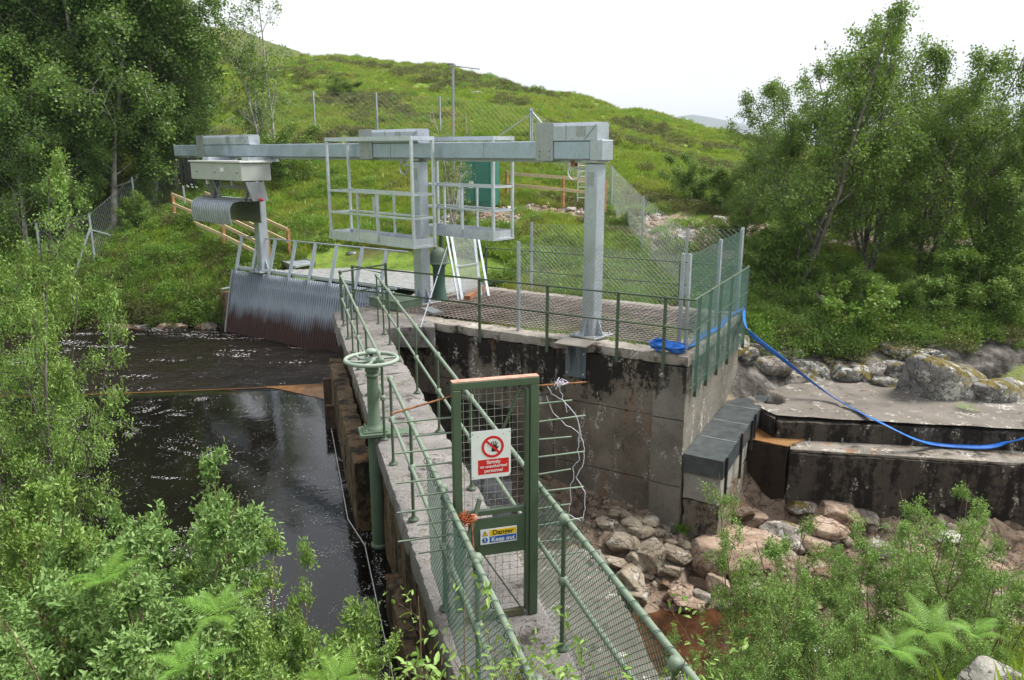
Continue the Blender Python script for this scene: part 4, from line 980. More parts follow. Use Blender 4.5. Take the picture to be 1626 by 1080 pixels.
# hoods saddled over the beam at each column
for i, (pa, pb, pc, zt) in enumerate(((313, 405, 324, 4.30), (571, 673, 591, 4.33), (851, 957, 878, 4.47))):
    a, b, c_ = g_at(pa, .19), g_at(pb, .0), g_at(pc, .19)
    zt = ZB1+.30+.03*i
    o = MB()
    # rounded shroud above the beam
    prof = [(-.19, ZB1+.003), (-.19, zt-.05), (-.15, zt), (.13, zt), (.19, zt-.07), (.19, ZB1+.003)]
    o.extr([gb(a, 0, 0)+NX*q+up*z for q, z in prof], UX*(a-b)).build('hood', GALV, t)
    st = MB().bx((gb(a, 0, 0)+gb(c_, 0, 0))/2+NX*.186+up*(ZB0+zt-.02)/2, UX, NX, up, (a-c_)/2, .012, (zt+.02-ZB0)/2+.01, .005).build('saddle_strap', GALVD, t)
    m = MB()
    for q in (-1, 1):
        for z in (ZB0+.06, ZB0+.17): m.lathe((gb(a, 0, 0)+gb(c_, 0, 0))/2+NX*.198+UX*q*(a-c_)*.3+up*z, [(.018, 0), (.018, .012), (0, .016)], 6, NX)
    m.build('bolts', GALVD, st)
    mid_ = c_-(c_-b)*.30
    MB().bx(gb(mid_, .193, (ZB1+zt)/2), UX, NX, up, .006, .004, (zt-ZB1)/2-.03).build('seam', GALVD, t)
    MB().bar(gb(b+.02, .194, zt-.03), gb(b+.32, .194, ZB1+.02), .014, .006).build('edge_bar', GALVD, t)
    MB().bx(gb((b+c_)/2-.15, .194, (ZB1+zt)/2), UX, NX, up, .11, .003, .10).build('data_plate', GALVD, t)
for s_ in (0.0, s2): MB().bx(gb(s_, .16, 3.30), UX, NX, up, .08, .003, .14).build('number_plate', GALVD, t)
# wall bracket under the right column
wb = fr(0, -.075); s0 = np.dot(C3-Cc, -e1)
t = thing('column_bracket', 'grey steel bracket bolted to the chamber wall under the right column', 'bracket', (*fr(s0, -.09), -.1))
e1_, e2_ = np.array([*e1, 0]), np.array([*e2, 0])
MB().bx((*fr(s0+.05, -.10), -.38), e1_, e2_, up, .235, .012, .36, .004).build('back_plate', m_galv('bracket_steel', (.21, .27, .31)), t)
MB().bx((*fr(s0+.05, -.14), .012), e1_, e2_, up, .36, .30, .014, .003).build('top_plate', m_galv('bracket_top', (.36, .32, .27)), t)
for q in (-.10, .10):
    p0 = np.array([*fr(s0+.05+q, -.112), -.002]); MB().extr([p0, p0-e2_*.24, p0-e2_*.03-up*.62, p0-up*.62], e1_*.014).build('rib', GALVD, t)
for q in (-.185, .185):
    for z in (-.22, -.66): MB().lathe(np.array([*fr(s0+.05+q, -.112), z]), [(.026, 0), (.026, .02), (.012, .022), (.012, .04)], 6, -e2_).build('bolt', GALV, t)

# shackles hanging under the beam
for nm, px, zz in (('shackle', 912, 3.40), ('shackle', 640, 3.42)):
    s_ = g_at(px); lab = 'chain shackle with a white loop under the beam by the right column' if px > 800 else 'small steel hook hanging under the beam left of the middle column'
    t = thing(nm, lab, 'shackle', gb(s_, 0, zz))
    MB().bx(gb(s_, 0, 3.60), UX, NX, up, .05, .06, .06).build('trolley_block', RUST if px > 800 else GALVD, t)
    MB().tube([gb(s_, 0, 3.55)+UX*.16*math.cos(a)+up*(.16*math.sin(a)-.12) for a in np.linspace(math.pi*.55, math.pi*2, 14)], .016, 6).build('loop', WHITE if px > 800 else GALV, t)
    MB().bar(gb(s_-.02, 0, 3.50), gb(s_-.45, 0, 3.50), .05, .05).build('bar', GALVD, t)

# ------------------------------------------------------------------ access cages
def cage(label, pxa, pxb, side, zb):
    near = .17+.18+.62 if side > 0 else -.17-.22     # offset of the near long face
    far = near-.66
    a, b = g_at(pxa, near), g_at(pxb, near)
    t = thing('access_cage', label, 'cage', gb((a+b)/2, (near+far)/2, zb), 'galvanised access cages beside the beam')
    zt = 4.10
    P4 = [gb(a, near, 0), gb(b, near, 0), gb(b, far, 0), gb(a, far, 0)]
    for k, p in enumerate(P4): MB().bar(p+up*zb, p+up*zt, .058, .058, UX).build('corner_post', GALVL, t)
    for nm, z, w, h in (('top_beam', zt+.045, .07, .09), ('handrail', zb+1.22, .05, .045), ('mid_rail', zb+.66, .045, .045)):
        for k in range(4):
            p, q = P4[k], P4[(k+1) % 4]
            if k == 2 and nm == 'top_beam' and False: continue
            d = nrm(q-p); ext = .035 if k in (0, 2) else -.035
            MB().bar(p+up*z-d*ext, q+up*z+d*ext, w, h).build(nm, GALVL, t)
    # toe boards
    for k in range(4):
        p, q = P4[k], P4[(k+1) % 4]; d = nrm(q-p); ext = .03 if k in (0, 2) else -.032
        MB().bar(p+up*(zb+.09)-d*ext, q+up*(zb+.09)+d*ext, .012, .18).build('toe_board', GALVL, t)
        MB().bar(p+up*(zb-.02)-d*ext, q+up*(zb-.02)+d*ext, .06, .05).build('floor_edge', GALVL, t)
    A, B = [], []
    L = np.linalg.norm(P4[1]-P4[0]); n = int(L/.04)
    for k in range(1, n):
        f = k/n; A.append(P4[0]*(1-f)+P4[1]*f+up*(zb-.01)); B.append(P4[3]*(1-f)+P4[2]*f+up*(zb-.01))
    wires('floor_grating', A, B, .006, GALVD, t, 'stuff')
    # gate in the near long side and mullions
    for f, w in ((.365, .055), (.60, .07)):
        p = P4[0]*(1-f)+P4[1]*f; MB().bar(p+up*(zb+.0), p+up*(zb+1.22), w, .045, UX).build('upright', GALVL, t)
    p = P4[0]*(1-.56)+P4[1]*.56; MB().bar(p+up*(zb+.62), p+up*(zb+1.12), .05, .03, UX).build('gate_stile', GALVL, t)
    for f in (.55,):
        p = P4[3]*(1-f)+P4[2]*f; MB().bar(p+up*zb, p+up*(zb+1.22), .05, .04, UX).build('upright', GALVL, t)
    p, q = P4[0]*(1-.365)+P4[1]*.365, P4[0]*(1-.60)+P4[1]*.60
    MB().bar(p+up*(zb+.13)+NX*.012, q+up*(zb+.13)+NX*.012, .008, .20).build('gate_kick_plate', m_galv('bright_plate', (.66, .69, .72)), t)
    return t
cage('nearer galvanised access cage, left of the middle column and in front of the beam', 519, 653, 1, 1.62)
cage('farther galvanised access cage, behind the beam in front of the teal cabinet', 663, 783, -1, 1.80)

# ------------------------------------------------------------------ rake machine with its grab
MO = .78
sa, sb = g_at(380, .42+MO), g_at(300, .42+MO)
t = thing('rake_carriage', 'grey hydraulic rake carriage hanging from the left end of the beam', 'machine', gb((sa+sb)/2, 0, 3.0))
n0, n1 = .42, -.56
def mc(s, o_, z): return gb(s, o_+MO, z)
zt, zb_ = 3.50, 2.98
cm = (mc(sa, n0, 0)+mc(sb, n1, 0))/2
o = MB().bx(cm+up*(zt+zb_)/2, UX, NX, up, (sb-sa)/2, (n0-n1)/2, (zt-zb_)/2, .012).build('housing', MACH, t)
MB().bx(cm+up*(zt+.035), UX, NX, up, (sb-sa)/2+.05, (n0-n1)/2+.05, .03, .01).build('lid', m_plain('machine_lid', (.55, .56, .53), .4, .1, .05), o)
for f in (.13, .50, .92):
    c_ = mc(sb*(1-f)+sa*f, n0+.005, 3.25); MB().lathe(c_, [(.05, 0), (.045, .015), (.02, .02)], 12, NX).build('latch', GALV, o)
MB().bx(mc(sb*.35+sa*.65, n0+.008, 3.30), UX, NX, up, .10, .008, .06).build('label_plate', WHITE, o)
MB().bx(gb(sa+.35, .35, 3.60), UX, NX, up, .20, .50, .07).build('trolley', GALV, t)
MB().bx(gb(sb-.35, .35, 3.60), UX, NX, up, .20, .50, .07).build('trolley', GALV, t)
# linkage
m_s = (sa+sb)/2
for k, (s_, o0, o1) in enumerate(((sb-.25, .15, -.1), (sb-.85, .15, -.05), (sa+.25, .25, -.05), (sa+.25, -.35, -.15), (sb-.25, -.40, -.15))):
    MB().bar(mc(s_, o0, 2.99), mc(s_-.12, o1, 2.36), .13, .07).build('scissor_arm', MACHD, t)
MB().bar(mc(sb-.1, 0, 2.76), mc(sa+.1, 0, 2.76), .10, .10).build('cross_beam', MACHD, t)
MB().bar(mc(sb-.1, .1, 2.40), mc(sa+.15, .1, 2.40), .12, .08).build('cross_beam', MACHD, t)
MB().tube([mc(sb-.4, -.2, 2.92), mc(sb-1.0, .2, 2.42)], .05, 10).build('ram', MACHD, t)
MB().tube([mc(sa+.6, -.2, 2.92), mc(sa+.25, .2, 2.42)], .05, 10).build('ram', MACHD, t)
for f in (.2, .7): MB().bx(mc(sb*(1-f)+sa*f, .2, 2.90), UX, NX, up, .05, .04, .08).build('valve_block', WHITE if f < .5 else GALV, t)
MB().extr([mc(sa+.05, .30, 2.95), mc(sa+.05, -.30, 2.95), mc(sa+.05, -.42, 2.38), mc(sa+.05, .10, 2.38)], -UX*-.04).build('side_frame', GALVD, t)
# grab bucket: bars bent over a quarter round, open to the right
ga, gbb = g_at(355, .50+MO), g_at(296, .50+MO)
prof = []
zc_ = 2.36
for x in np.linspace(0, 1, 4): prof.append((-.55+.75*x, zc_))
for a in np.linspace(90, 0, 8)[1:]: prof.append((.20+.30*math.cos(math.radians(a)), zc_-.30+.30*math.sin(math.radians(a))))
prof += [(.49, zc_-.5), (.46, zc_-.70)]
gr = thing('grab_bucket', 'ribbed grey steel grab bucket hanging below the carriage, open to the right', 'grab', gb((ga+gbb)/2, 0, zc_))
m = MB(); n = 17
for k in range(n):
    s_ = gbb+(ga-gbb)*k/(n-1); m.tube([mc(s_, o_, z) for o_, z in prof], .030, 5)
m.build('tines', GALV, gr, 'stuff')
m = MB()
for (o0, z0), (o1, z1) in zip(prof, prof[1:]):
    m.add([mc(gbb, o0, z0-.012), mc(ga, o0, z0-.012), mc(ga, o1, z1-.012), mc(gbb, o1, z1-.012)], [(0, 1, 2, 3)], True)
    m.add([mc(gbb, o0-.01, z0-.03), mc(ga, o0-.01, z0-.03), mc(ga, o1-.02, z1-.03), mc(gbb, o1-.02, z1-.03)], [(3, 2, 1, 0)], True)
m.build('shell', GALVD, gr)
MB().bx(mc((ga+gbb)/2, -.57, zc_-.36), UX, NX, up, (gbb-ga)/2, .015, .36).build('back_plate', m_galv('grab_inside', (.28, .29, .28)), gr)
m = MB()
for (o0, z0), (o1, z1) in zip(prof, prof[1:]): m.bar(mc(ga-.02, o0, z0), mc(ga-.02, o1, z1), .04, .05, UX)
m.build('end_rim', GALV, gr)
MB().bx(mc(ga+.05, -.2, zc_+.03), UX, NX, up, .12, .30, .05).build('mounting_plate', GALVD, gr)
lc = mc(sa-.12, -.1, 2.42)
t = thing('warning_lamp', 'small red warning lamp at the right end of the grab', 'lamp', lc)
MB().lathe(lc, [(.0, -.09), (.045, -.07), (.06, 0), (.045, .07), (0, .09)], 12, UX).build('lens', REDP, t)
MB().bar(lc-UX*.0-up*.02, mc(sa+.1, -.1, 2.40), .04, .04).build('arm', GALVD, t)
# hose festoon
t = thing('hose_festoon', 'black hydraulic hoses looped below the left end of the beam', 'hoses', gb(sL-.6, 0, 3.0))
for k in range(7):
    s_ = sL-.22-.17*k; d_ = 1.02-.05*(k % 3)+.06*math.sin(k)
    h_ = MB().tube([gb(s_+q, .05*(-1)**k, 3.62-d_*w) for q, w in ((-.05, 0), (-.055, .45), (-.045, .82), (-.02, .96), (.02, .96), (.045, .82), (.055, .45), (.05, 0))], .036, 8).build('hose', BLACK, t)
    MB().lathe(gb(s_, .05*(-1)**k, 3.62-d_*.96-.035), [(.03, -.03), (.038, .0), (.03, .05)], 8).build('end_fitting', WHITE, h_)
MB().bar(gb(sL-.08, 0, 3.68), gb(sL-.12, 0, 2.0), .05, .05).build('guide_post', GALV, t)

# ------------------------------------------------------------------ intake screen
BL = P(358, 533, ZF-.1)[:2]; 
su = np.array([.80, -.60]); su = nrm(P(545, 452, 0)[:2]-P(373, 429, 0)[:2]); sn = np.array([su[1], -su[0]])    # sn towards water
TL = P(373, 429, 0.0)[:2]
LS = float(np.linalg.norm(P(608, 466, 0)[:2]-TL))
lean = .235
def sc(a, h, d=0.0):   # a along, h height, d proud of the screen face (towards the water)
    q = TL+su*a+sn*(d-lean*h); return np.array([q[0], q[1], h])
SU, SN = np.array([*su, 0]), np.array([*sn, 0])
if SN[1] > 0: sn = -sn; SN = -SN
n_ = NT('screen_bar_steel'); zc = n_.z(); jag = n_.noise(2.4, 4, off=(0, 0, 3), st=(1, 1, .15)); 
c1 = n_.mix(n_.noise(3, 4, st=(1, 1, .4)), (.15, .18, .215), (.27, .31, .355))
rs = n_.mr(n_.math('ADD', zc, n_.math('MULTIPLY', n_.math('SUBTRACT', jag, .5), 1.0)), -1.50, -1.02, 1, 0)
rustc = n_.mix(n_.noise(5, 4, st=(1, 1, .3)), (.022, .012, .011), (.075, .030, .022))
strk = n_.math('MULTIPLY', n_.ramp(n_.noise(1.9, 5, .7, st=(1, 1, .10), off=(4, 4, 4)), [(.63, 0), (.67, 1)]), n_.mr(zc, -.35, -.6, 0, .75))
c2 = n_.mix(strk, c1, (.10, .075, .055))
SCR = n_.set(n_.mix(rs, c2, rustc), .5, .45)
t = thing('intake_screen', 'large leaning grey bar screen with rust brown foot standing in the river', 'screen', sc(0, 0))
nb = 72
V = []; Fc = []
for k in range(nb):
    a = LS*k/(nb-1); hb = -2.6; w = LS/(nb-1)*.27; dep = .045
    pts = [sc(a-w, hb, 0), sc(a+w, hb, 0), sc(a+w, hb, dep), sc(a-w, hb, dep), sc(a-w, 0, 0), sc(a+w, 0, 0), sc(a+w, 0, dep), sc(a-w, 0, dep)]
    b = len(V); V += pts; Fc += [(b+3, b+2, b+6, b+7), (b, b+3, b+7, b+4), (b+2, b+1, b+5, b+6), (b+4, b+7, b+6, b+5)]
bars = new_obj('bars', np_mesh('bars', np.array(V)-np.array(t.location), Fc), SCR, t); bars['kind'] = 'stuff'
for h in (-.35, -.95, -1.55): MB().bar(sc(0, h, -.06), sc(LS, h, -.06), .06, .05).build('cross_tie', SCR, t)
BACKD = m_plain('screen_gap_shade', (.022, .022, .024), .9, 0, .2)  # dark sheet added to stand in for the shade behind the screen bars
MB().extr([sc(0, -2.6, -.25), sc(LS, -2.6, -.25), sc(LS, -.15, -.25), sc(0, -.15, -.25)], -SN*.02).build('gap_shade_sheet', BACKD, t)
MB().bar(sc(-.03, -2.6, .02), sc(-.03, .03, .02), .05, .16).build('side_frame', GALVD, t)
for k in range(2): MB().bar(sc(.0, .05-.0*k, -.10-.22*k), sc(LS, .05-.0*k, -.10-.22*k), .09, .05).build('top_channel', GALV, t)
MB().bar(sc(0, .11, -.05), sc(LS, .11, -.05), .03, .05).build('top_channel', GALVL, t)
# leaning stanchions and rail above the screen
t2 = thing('screen_handrail', 'row of leaning grey stanchions with a top rail above the bar screen', 'handrail', sc(0, 0))
hs = 1.10
pxs = (384, 410, 437, 469, 501, 535, 576, 614)
for k, px in enumerate(pxs):
    best = min(np.linspace(-.2, LS+1, 400), key=lambda a: abs(813+F*(lambda q: q[0]/(q[1]*cp-(q[2]-H)*sp))(sc(a, hs, -.02))-px))
    st = MB().bar(sc(best-.10, -.05, -.02), sc(best, hs, -.02), .13, .035, SN).build('stanchion', GALV, t2)
MB().tube([sc(-.02, hs+.01, -.02), sc(LS+.35, hs+.01, -.02)], .022, 8).build('top_rail', GALV, t2)
# concrete cheek left of the screen
rc = [sc(-.05, -1.2)[:2], sc(-.55, -1.2)[:2], sc(-.55, -1.2, -1.6)[:2], sc(-.05, -1.2, -1.6)[:2]]
tag(rough_block(MB(), rc, -2.9, -.72, .1, .03, 99, .06).build('cheek_wall', CDAM), 'brown concrete cheek wall at the left end of the bar screen', 'wall')
tag(MB().bar(P(352, 459, -.66), P(372, 455, -.66), .06, .04).build('mooring_bar', GALVL), 'short pale bar lying on the cheek wall left of the screen', 'bar')

# ------------------------------------------------------------------ deck, ramp
t = thing('timber_deck', 'weathered grey timber deck behind the bar screen', 'deck', (*P(560, 440, 0)[:2], 0))
d0 = TL+(-sn)*.55
LD = float(np.linalg.norm(P(690, 470, 0)[:2]-d0)); 
npl = 21
for k in range(npl):
    b0 = .55+k*.16; x0 = .3 if k > 2 else -.1
    x0 = 1.2+k*.14; x1 = LS+1.6
    p0, p1 = TL+su*x0-sn*b0, TL+su*x1-sn*b0
    MB().bar((*p0, .0), (*p1, .0), .148, .05).build('plank', DECKM, t)
MB().bar((*(TL+su*1-sn*(.55+npl*.16)), .06), (*(TL+su*(LS+1.5)-sn*(.55+npl*.16)), .06), .10, .14).build('edge_board', WOODP, t)
t = thing('ramp', 'ribbed pale metal ramp running down to the deck beside the timber handrail', 'ramp', (*P(440, 405, .2)[:2], .2))
r0a, r0b = P(397, 392, 1.15), P(420, 386, 1.15); r1a, r1b = P(468, 424, .06), P(500, 417, .06)
r0a, r0b = Q(392, 390, 31.0), Q(412, 384, 32.2)
for k in range(24):
    f0, f1 = k/24, (k+.8)/24
    a, b, c_, d_ = r0a+(r1a-r0a)*f0, r0b+(r1b-r0b)*f0, r0b+(r1b-r0b)*f1, r0a+(r1a-r0a)*f1
    MB().extr([a, b, c_, d_], up*-.06).build('tread', GALV, t)
for a, b in ((r0a, r1a), (r0b, r1b)): MB().bar(a-up*.05, b-up*.05, .05, .16).build('stringer', GALVD, t)

# ------------------------------------------------------------------ domed air valve, lean mesh panel
vb = P(698, 478, 0); t = thing('air_valve', 'dark green domed air valve standing behind the middle column', 'valve', vb)
MB().lathe(vb, [(.22, 0), (.20, .1), (.16, .4), (.16, .9), (.22, 1.0)], 20).build('body', m_green('dark_valve_green', (.05, .11, .085)), t)
MB().lathe(vb, [(.30, 1.0), (.30, 1.04), (.24, 1.05)], 20).build('flange', GREENP, t)
MB().lathe(vb+np.array([0, 0, 1.05]), [(.235, 0), (.235, .15), (.20, .27), (.13, .34), (.05, .37)], 20).build('dome', m_green('valve_dome_green', (.17, .22, .17)), t)
MB().lathe(vb+np.array([-.07, -.05, 1.38]), [(.05, 0), (.06, .05), (.03, .1)], 10).build('vent', CTOP, t)
MB().tube([vb+np.array([.05, .2, 0]), vb+np.array([.05, .2, 1.75])], .05, 8).build('stand_pipe', m_green('dark_pipe_green', (.04, .10, .08)), t)
def LQ(px, py, Y): return Q(px, py, Y)
t = thing('mesh_panel', 'leaning galvanised frame panel with fine mesh at the back of the chamber', 'panel', P(745, 475, .0))
yb = float(P(745, 475, 0)[1])
bl, br, tl, tr = P(734, 477, .02), P(764, 470, .02), LQ(716, 372, yb+.5), LQ(752, 368, yb+1.0)
for a, b in ((bl, tl), (br, tr), (bl, br), (tl, tr), (bl*.5+tl*.5, br*.5+tr*.5)): MB().bar(a, b, .07, .04).build('frame_bar', GALVL, t)
MB().bar(bl+np.array([-.1, 0, 0]), tl+np.array([-.12, 0, 0]), .05, .04).build('frame_bar', GALVL, t)
A, B = [], []
for k in range(1, 26): f = k/26; A.append(bl*(1-f)+br*f); B.append(tl*(1-f)+tr*f)
for k in range(1, 60): f = k/60; A.append(bl*(1-f)+tl*f); B.append(br*(1-f)+tr*f)
wires('fine_mesh', A, B, .004, WMESH, t, 'stuff')
tag(MB().bar(P(776, 472, .0), LQ(758, 372, yb+1.0), .06, .05).build('leaning_strut', GALVL), 'single pale steel strut leaning right of the fine mesh panel', 'strut')
tag(MB().bar(P(668, 520, .1), LQ(710, 392, yb-.3), .02, .02).build('stay_wire', GALVL), 'thin pale stay running up beside the middle column', 'stay')

# ------------------------------------------------------------------ tall mesh fence on the chamber
def fence(name, label, tops, h, group=None, step=.12, r=.004, mat=WMESH, pw=.06, bases=None, cat='fence', top_wire=True, dense=True, braces=(), pm=GALV, rows=4):
    t = thing(name, label, cat, tops[0]-np.array([0, 0, h]), group)
    bs = bases or [p-np.array([0, 0, h]) for p in tops]
    for i, (p, b) in enumerate(zip(tops, bs)):
        MB().bar(b-up*.25, p, pw, pw, UX).build('fence_post', pm, t)
    AA, BB = [], []
    for i in range(len(tops)-1):
        p, q, pb, qb = tops[i]-up*.05, tops[i+1]-up*.05, bs[i]+up*.02, bs[i+1]+up*.02
        A, B = chain(pb, qb, p, q, step); AA += A; BB += B
    wires('wire_mesh', AA, BB, r, mat, t, 'stuff')
    A, B = [], []
    for i in range(len(tops)-1):
        for f in np.linspace(0, 1, rows):
            A.append(bs[i]*f+tops[i]*(1-f)-up*.05*(1-f)); B.append(bs[i+1]*f+tops[i+1]*(1-f)-up*.05*(1-f))
    wires('line_wires', A, B, r*1.3, mat, t, 'stuff')
    for a, b in braces: MB().bar(a, b, .05, .05).build('brace', pm, t)
    return t
T = lambda ab, h: np.array([*fr(*ab), h])
fence('chamber_fence', 'tall grey mesh fence across the chamber top, in front of the right column', [T((3.95, .30), 1.95), T((.25, .22), 1.95)], 1.93, step=.10, r=.0024)
fence('chamber_fence', 'tall green mesh fence on posts along the right side of the chamber', [T((.12, .22), 1.95), T((.10, 2.6), 2.0), T((.08, LB-.15), 2.05)], 1.95, step=.10, r=.0034, mat=TMESH)
fence('chamber_fence', 'mesh fence on three grey posts along the back edge of the chamber', [T((LF-2.6, LB+.25), 1.9), T((4.1, LB+.25), 1.95), T((.15, LB+.25), 2.05)], 1.93, step=.14, r=.0022)
# green mesh hung on the side handrail and down the wall
t = thing('hung_mesh', 'green diamond mesh hung on the right side handrail and down the wall', 'mesh', (*fr(-.1, 0), 0))
A, B = chain((*fr(-.115, -.05), -.75), (*fr(-.115, LB), -.75), (*fr(-.115, -.05), ZR), (*fr(-.115, LB), ZR), .08)
wires('wire_mesh', A, B, .0030, TMESH, t, 'stuff')

# blue lay-flat hose: heap, run across the chamber edge, and over the weir
def ribbon(name, label, pts, w, tw, m=BLUE):
    pts = [np.asarray(p, float) for p in pts]; n = 110
    t_ = np.linspace(0, len(pts)-1, n); P_ = []
    for q in t_:
        i = min(int(q), len(pts)-2); f = q-i
        p0, p1, p2, p3_ = pts[max(i-1, 0)], pts[i], pts[i+1], pts[min(i+2, len(pts)-1)]
        P_.append(.5*((2*p1)+(p2-p0)*f+(2*p0-5*p1+4*p2-p3_)*f*f+(3*p1-p0-3*p2+p3_)*f**3))
    V = []; 
    for i in range(n):
        d = nrm(P_[min(i+1, n-1)]-P_[max(i-1, 0)]); s_ = nrm(np.cross(d, up)); n2 = np.cross(s_, d)
        a = tw(i/(n-1)); x = s_*math.cos(a)+n2*math.sin(a); y = np.cross(d, x)
        for k in range(8):
            b = 2*math.pi*k/8; V.append(P_[i]+x*math.cos(b)*w+y*math.sin(b)*w*.22)
    Fc = [(i*8+k, i*8+(k+1) % 8, i*8+8+(k+1) % 8, i*8+8+k) for i in range(n-1) for k in range(8)]
    o = new_obj(name, np_mesh(name, np.array(V), Fc, True), m)
    return tag(o, label, 'hose')
ribbon('blue_hose', 'blue lay-flat hose draped from the chamber corner over the stepped weir',
       [fr(-.05, LB+.1).tolist()+[.10], P(1188, 525, -.15), P(1240, 568, -.95), P(1310, 622, -1.75), P(1360, 652, -1.93), P(1400, 672, -1.90), P(1452, 697, -2.2), P(1490, 706, -2.42), P(1560, 710, -2.42), P(1595, 704, -2.30), P(1622, 697, -2.05), P(1660, 686, -1.84), P(1760, 672, -1.80)],
       .062, lambda f: 1.1*math.exp(-f*9)+.5*math.sin(f*7))
ribbon('blue_hose', 'blue lay-flat hose lying along the right edge of the chamber top',
       [(*fr(.35, .15), .06), (*fr(.12, .7), .05), (*fr(.16, 1.6), .05), (*fr(.05, 2.6), .05), (*fr(.12, 3.8), .05), (*fr(-.05, LB+.1), .10)], .07, lambda f: .3*math.sin(f*9))
t = thing('hose_bundle', 'crumpled heap of blue hose on the front right corner of the chamber', 'hose', (*fr(.4, .1), .03))
rb = np.random.default_rng(3)
for k in range(4):
    pts = [np.array([*fr(.35+rb.uniform(-.35, .45), .08+rb.uniform(-.10, .14)), .05+rb.uniform(0, .16)]) for _ in range(7)]
    o = ribbon('coil', None, pts, .06, lambda f, k=k: 2*math.sin(f*6+k)); 
    for v in o.data.vertices: v.co -= Vector(t.location)
    o.parent = t
    if 'category' in o: del o['category']

# ------------------------------------------------------------------ ground contact helper
def hit(px, py, y0=2.5, y1=120):
    r = ray(px, py); ys_ = np.concatenate([np.linspace(y0, 40, 400), np.linspace(40.2, y1, 160)]); t_ = ys_/r[1]
    pts = np.c_[r[0]*t_, ys_, H+r[2]*t_]; z = gz(pts[:, :2]); k = np.argmax(pts[:, 2] < z)
    if pts[k, 2] >= z[k]: k = -1
    return np.array([pts[k, 0], pts[k, 1], z[k]])
def zc_of(p): return p[1]*cp+(H-p[2])*sp

# ------------------------------------------------------------------ rocks
def ico(sub):
    import bmesh
    bm = bmesh.new(); bmesh.ops.create_icosphere(bm, subdivisions=sub, radius=1)
    V = np.array([v.co[:] for v in bm.verts]); Fc = np.array([[v.index for v in f.verts] for f in bm.faces]); bm.free(); return V, Fc
IV, IF = ico(5)
IV3, IF3 = ico(3)
def rock_mesh(name, seed, planes=11, soft=32, rough=.035, hi=True):
    r = np.random.default_rng(seed); V0, F0_ = (IV, IF) if hi else (IV3, IF3)
    N = r.normal(0, 1, (planes, 3)); N[:2] = [[0, 0, 1], [.2, .1, 1]]; N /= np.linalg.norm(N, axis=1)[:, None]; hgt = r.uniform(.62, .98, planes)
    d = np.clip(V0@N.T, .05, None); R = hgt/d
    R = -np.log(np.exp(-soft*np.clip(R, 0, 3)).sum(1)+1e-40)/soft; R = np.clip(R, .3, 1.25)
    V = V0*R[:, None]; V = V*(1+fbm(V*2.2, 5, seed)[:, None]*rough*1.6-np.clip(.06-np.abs(fbm(V*1.6+9, 3, seed+3)), 0, 1)[:, None]*rough*14)
    return np_mesh(name, V, F0_, True)
def m_rock(name, c1, c2, c3, lichen=.2, moss=.0, wet=0.0, lc=(.50, .50, .46)):
    n = NT(name); a = n.noise(2.2, 6, .65); b = n.noise(11, 6, .7); f = n.noise(60, 4, .7)
    col = n.ramp(n.math('ADD', n.math('MULTIPLY', a, .6), n.math('MULTIPLY', b, .4)), [(.36, c1), (.5, c2), (.64, c3)])
    col = n.mix(n.math('MULTIPLY', n.ramp(f, [(.36, 1), (.52, 0)]), .45), col, tuple(q*.4 for q in c2))
    if lichen: col = n.mix(n.math('MULTIPLY', n.ramp(n.noise(3.1, 6, .75, off=(7, 1, 3)), [(.60-lichen*.2, 0), (.63-lichen*.2, 1)]), .85), col, lc)
    if moss:
        nz_ = n.n('ShaderNodeSeparateXYZ'); n.l(n.geo.outputs['Normal'], nz_.inputs[0])
        w = n.math('MULTIPLY', n.ramp(n.noise(2.4, 6, .7, off=(2, 6, 3)), [(.56-moss*.25, 0), (.62-moss*.25, 1)]), n.mr(nz_.outputs['Z'], .1, .6))
        col = n.mix(w, col, (.13, .10, .02))
    vd = n.n('ShaderNodeTexVoronoi', feature='DISTANCE_TO_EDGE'); vd.inputs['Scale'].default_value = 2.1
    wv2 = n.n('ShaderNodeVectorMath', operation='ADD'); wn = n.n('ShaderNodeTexNoise'); wn.inputs['Scale'].default_value = 3.0; wn.inputs['Detail'].default_value = 5; n.l(n.pos, wn.inputs['Vector']); n.l(n.pos, wv2.inputs[0]); n.l(wn.outputs['Color'], wv2.inputs[1]); n.l(wv2.outputs[0], vd.inputs['Vector'])
    crk = n.ramp(vd.outputs['Distance'], [(.0, 1), (.035, 0)])
    col = n.mix(n.math('MULTIPLY', crk, .75), col, tuple(q*.12 for q in c2))
    n.bump(n.math('SUBTRACT', n.math('ADD', b, n.math('MULTIPLY', f, .4)), crk), .8, .03)
    return n.set(col, .85-wet*.5, 0, .3+wet*.3)
RK_PILE = m_rock('pile_rock', (.12, .095, .065), (.29, .24, .18), (.44, .39, .31), .04)
RK_PINK = m_rock('pink_bedrock', (.19, .12, .085), (.36, .26, .19), (.50, .41, .33), .0)
RK_GREY = m_rock('grey_rock', (.12, .10, .085), (.26, .23, .20), (.42, .39, .35), .25, .15)
RK_LICH = m_rock('lichen_rock', (.03, .03, .028), (.11, .105, .095), (.22, .21, .195), .45, .22, lc=(.48, .47, .44))
RK_WHT = m_rock('pale_rock', (.38, .35, .31), (.52, .49, .45), (.62, .60, .57), .2)
RK_WET = m_rock('wet_brown_rock', (.06, .035, .02), (.14, .08, .045), (.22, .14, .085), .0, wet=.8)
rmesh = {}
ORD = 'first second third fourth fifth sixth seventh eighth ninth tenth eleventh twelfth'.split()
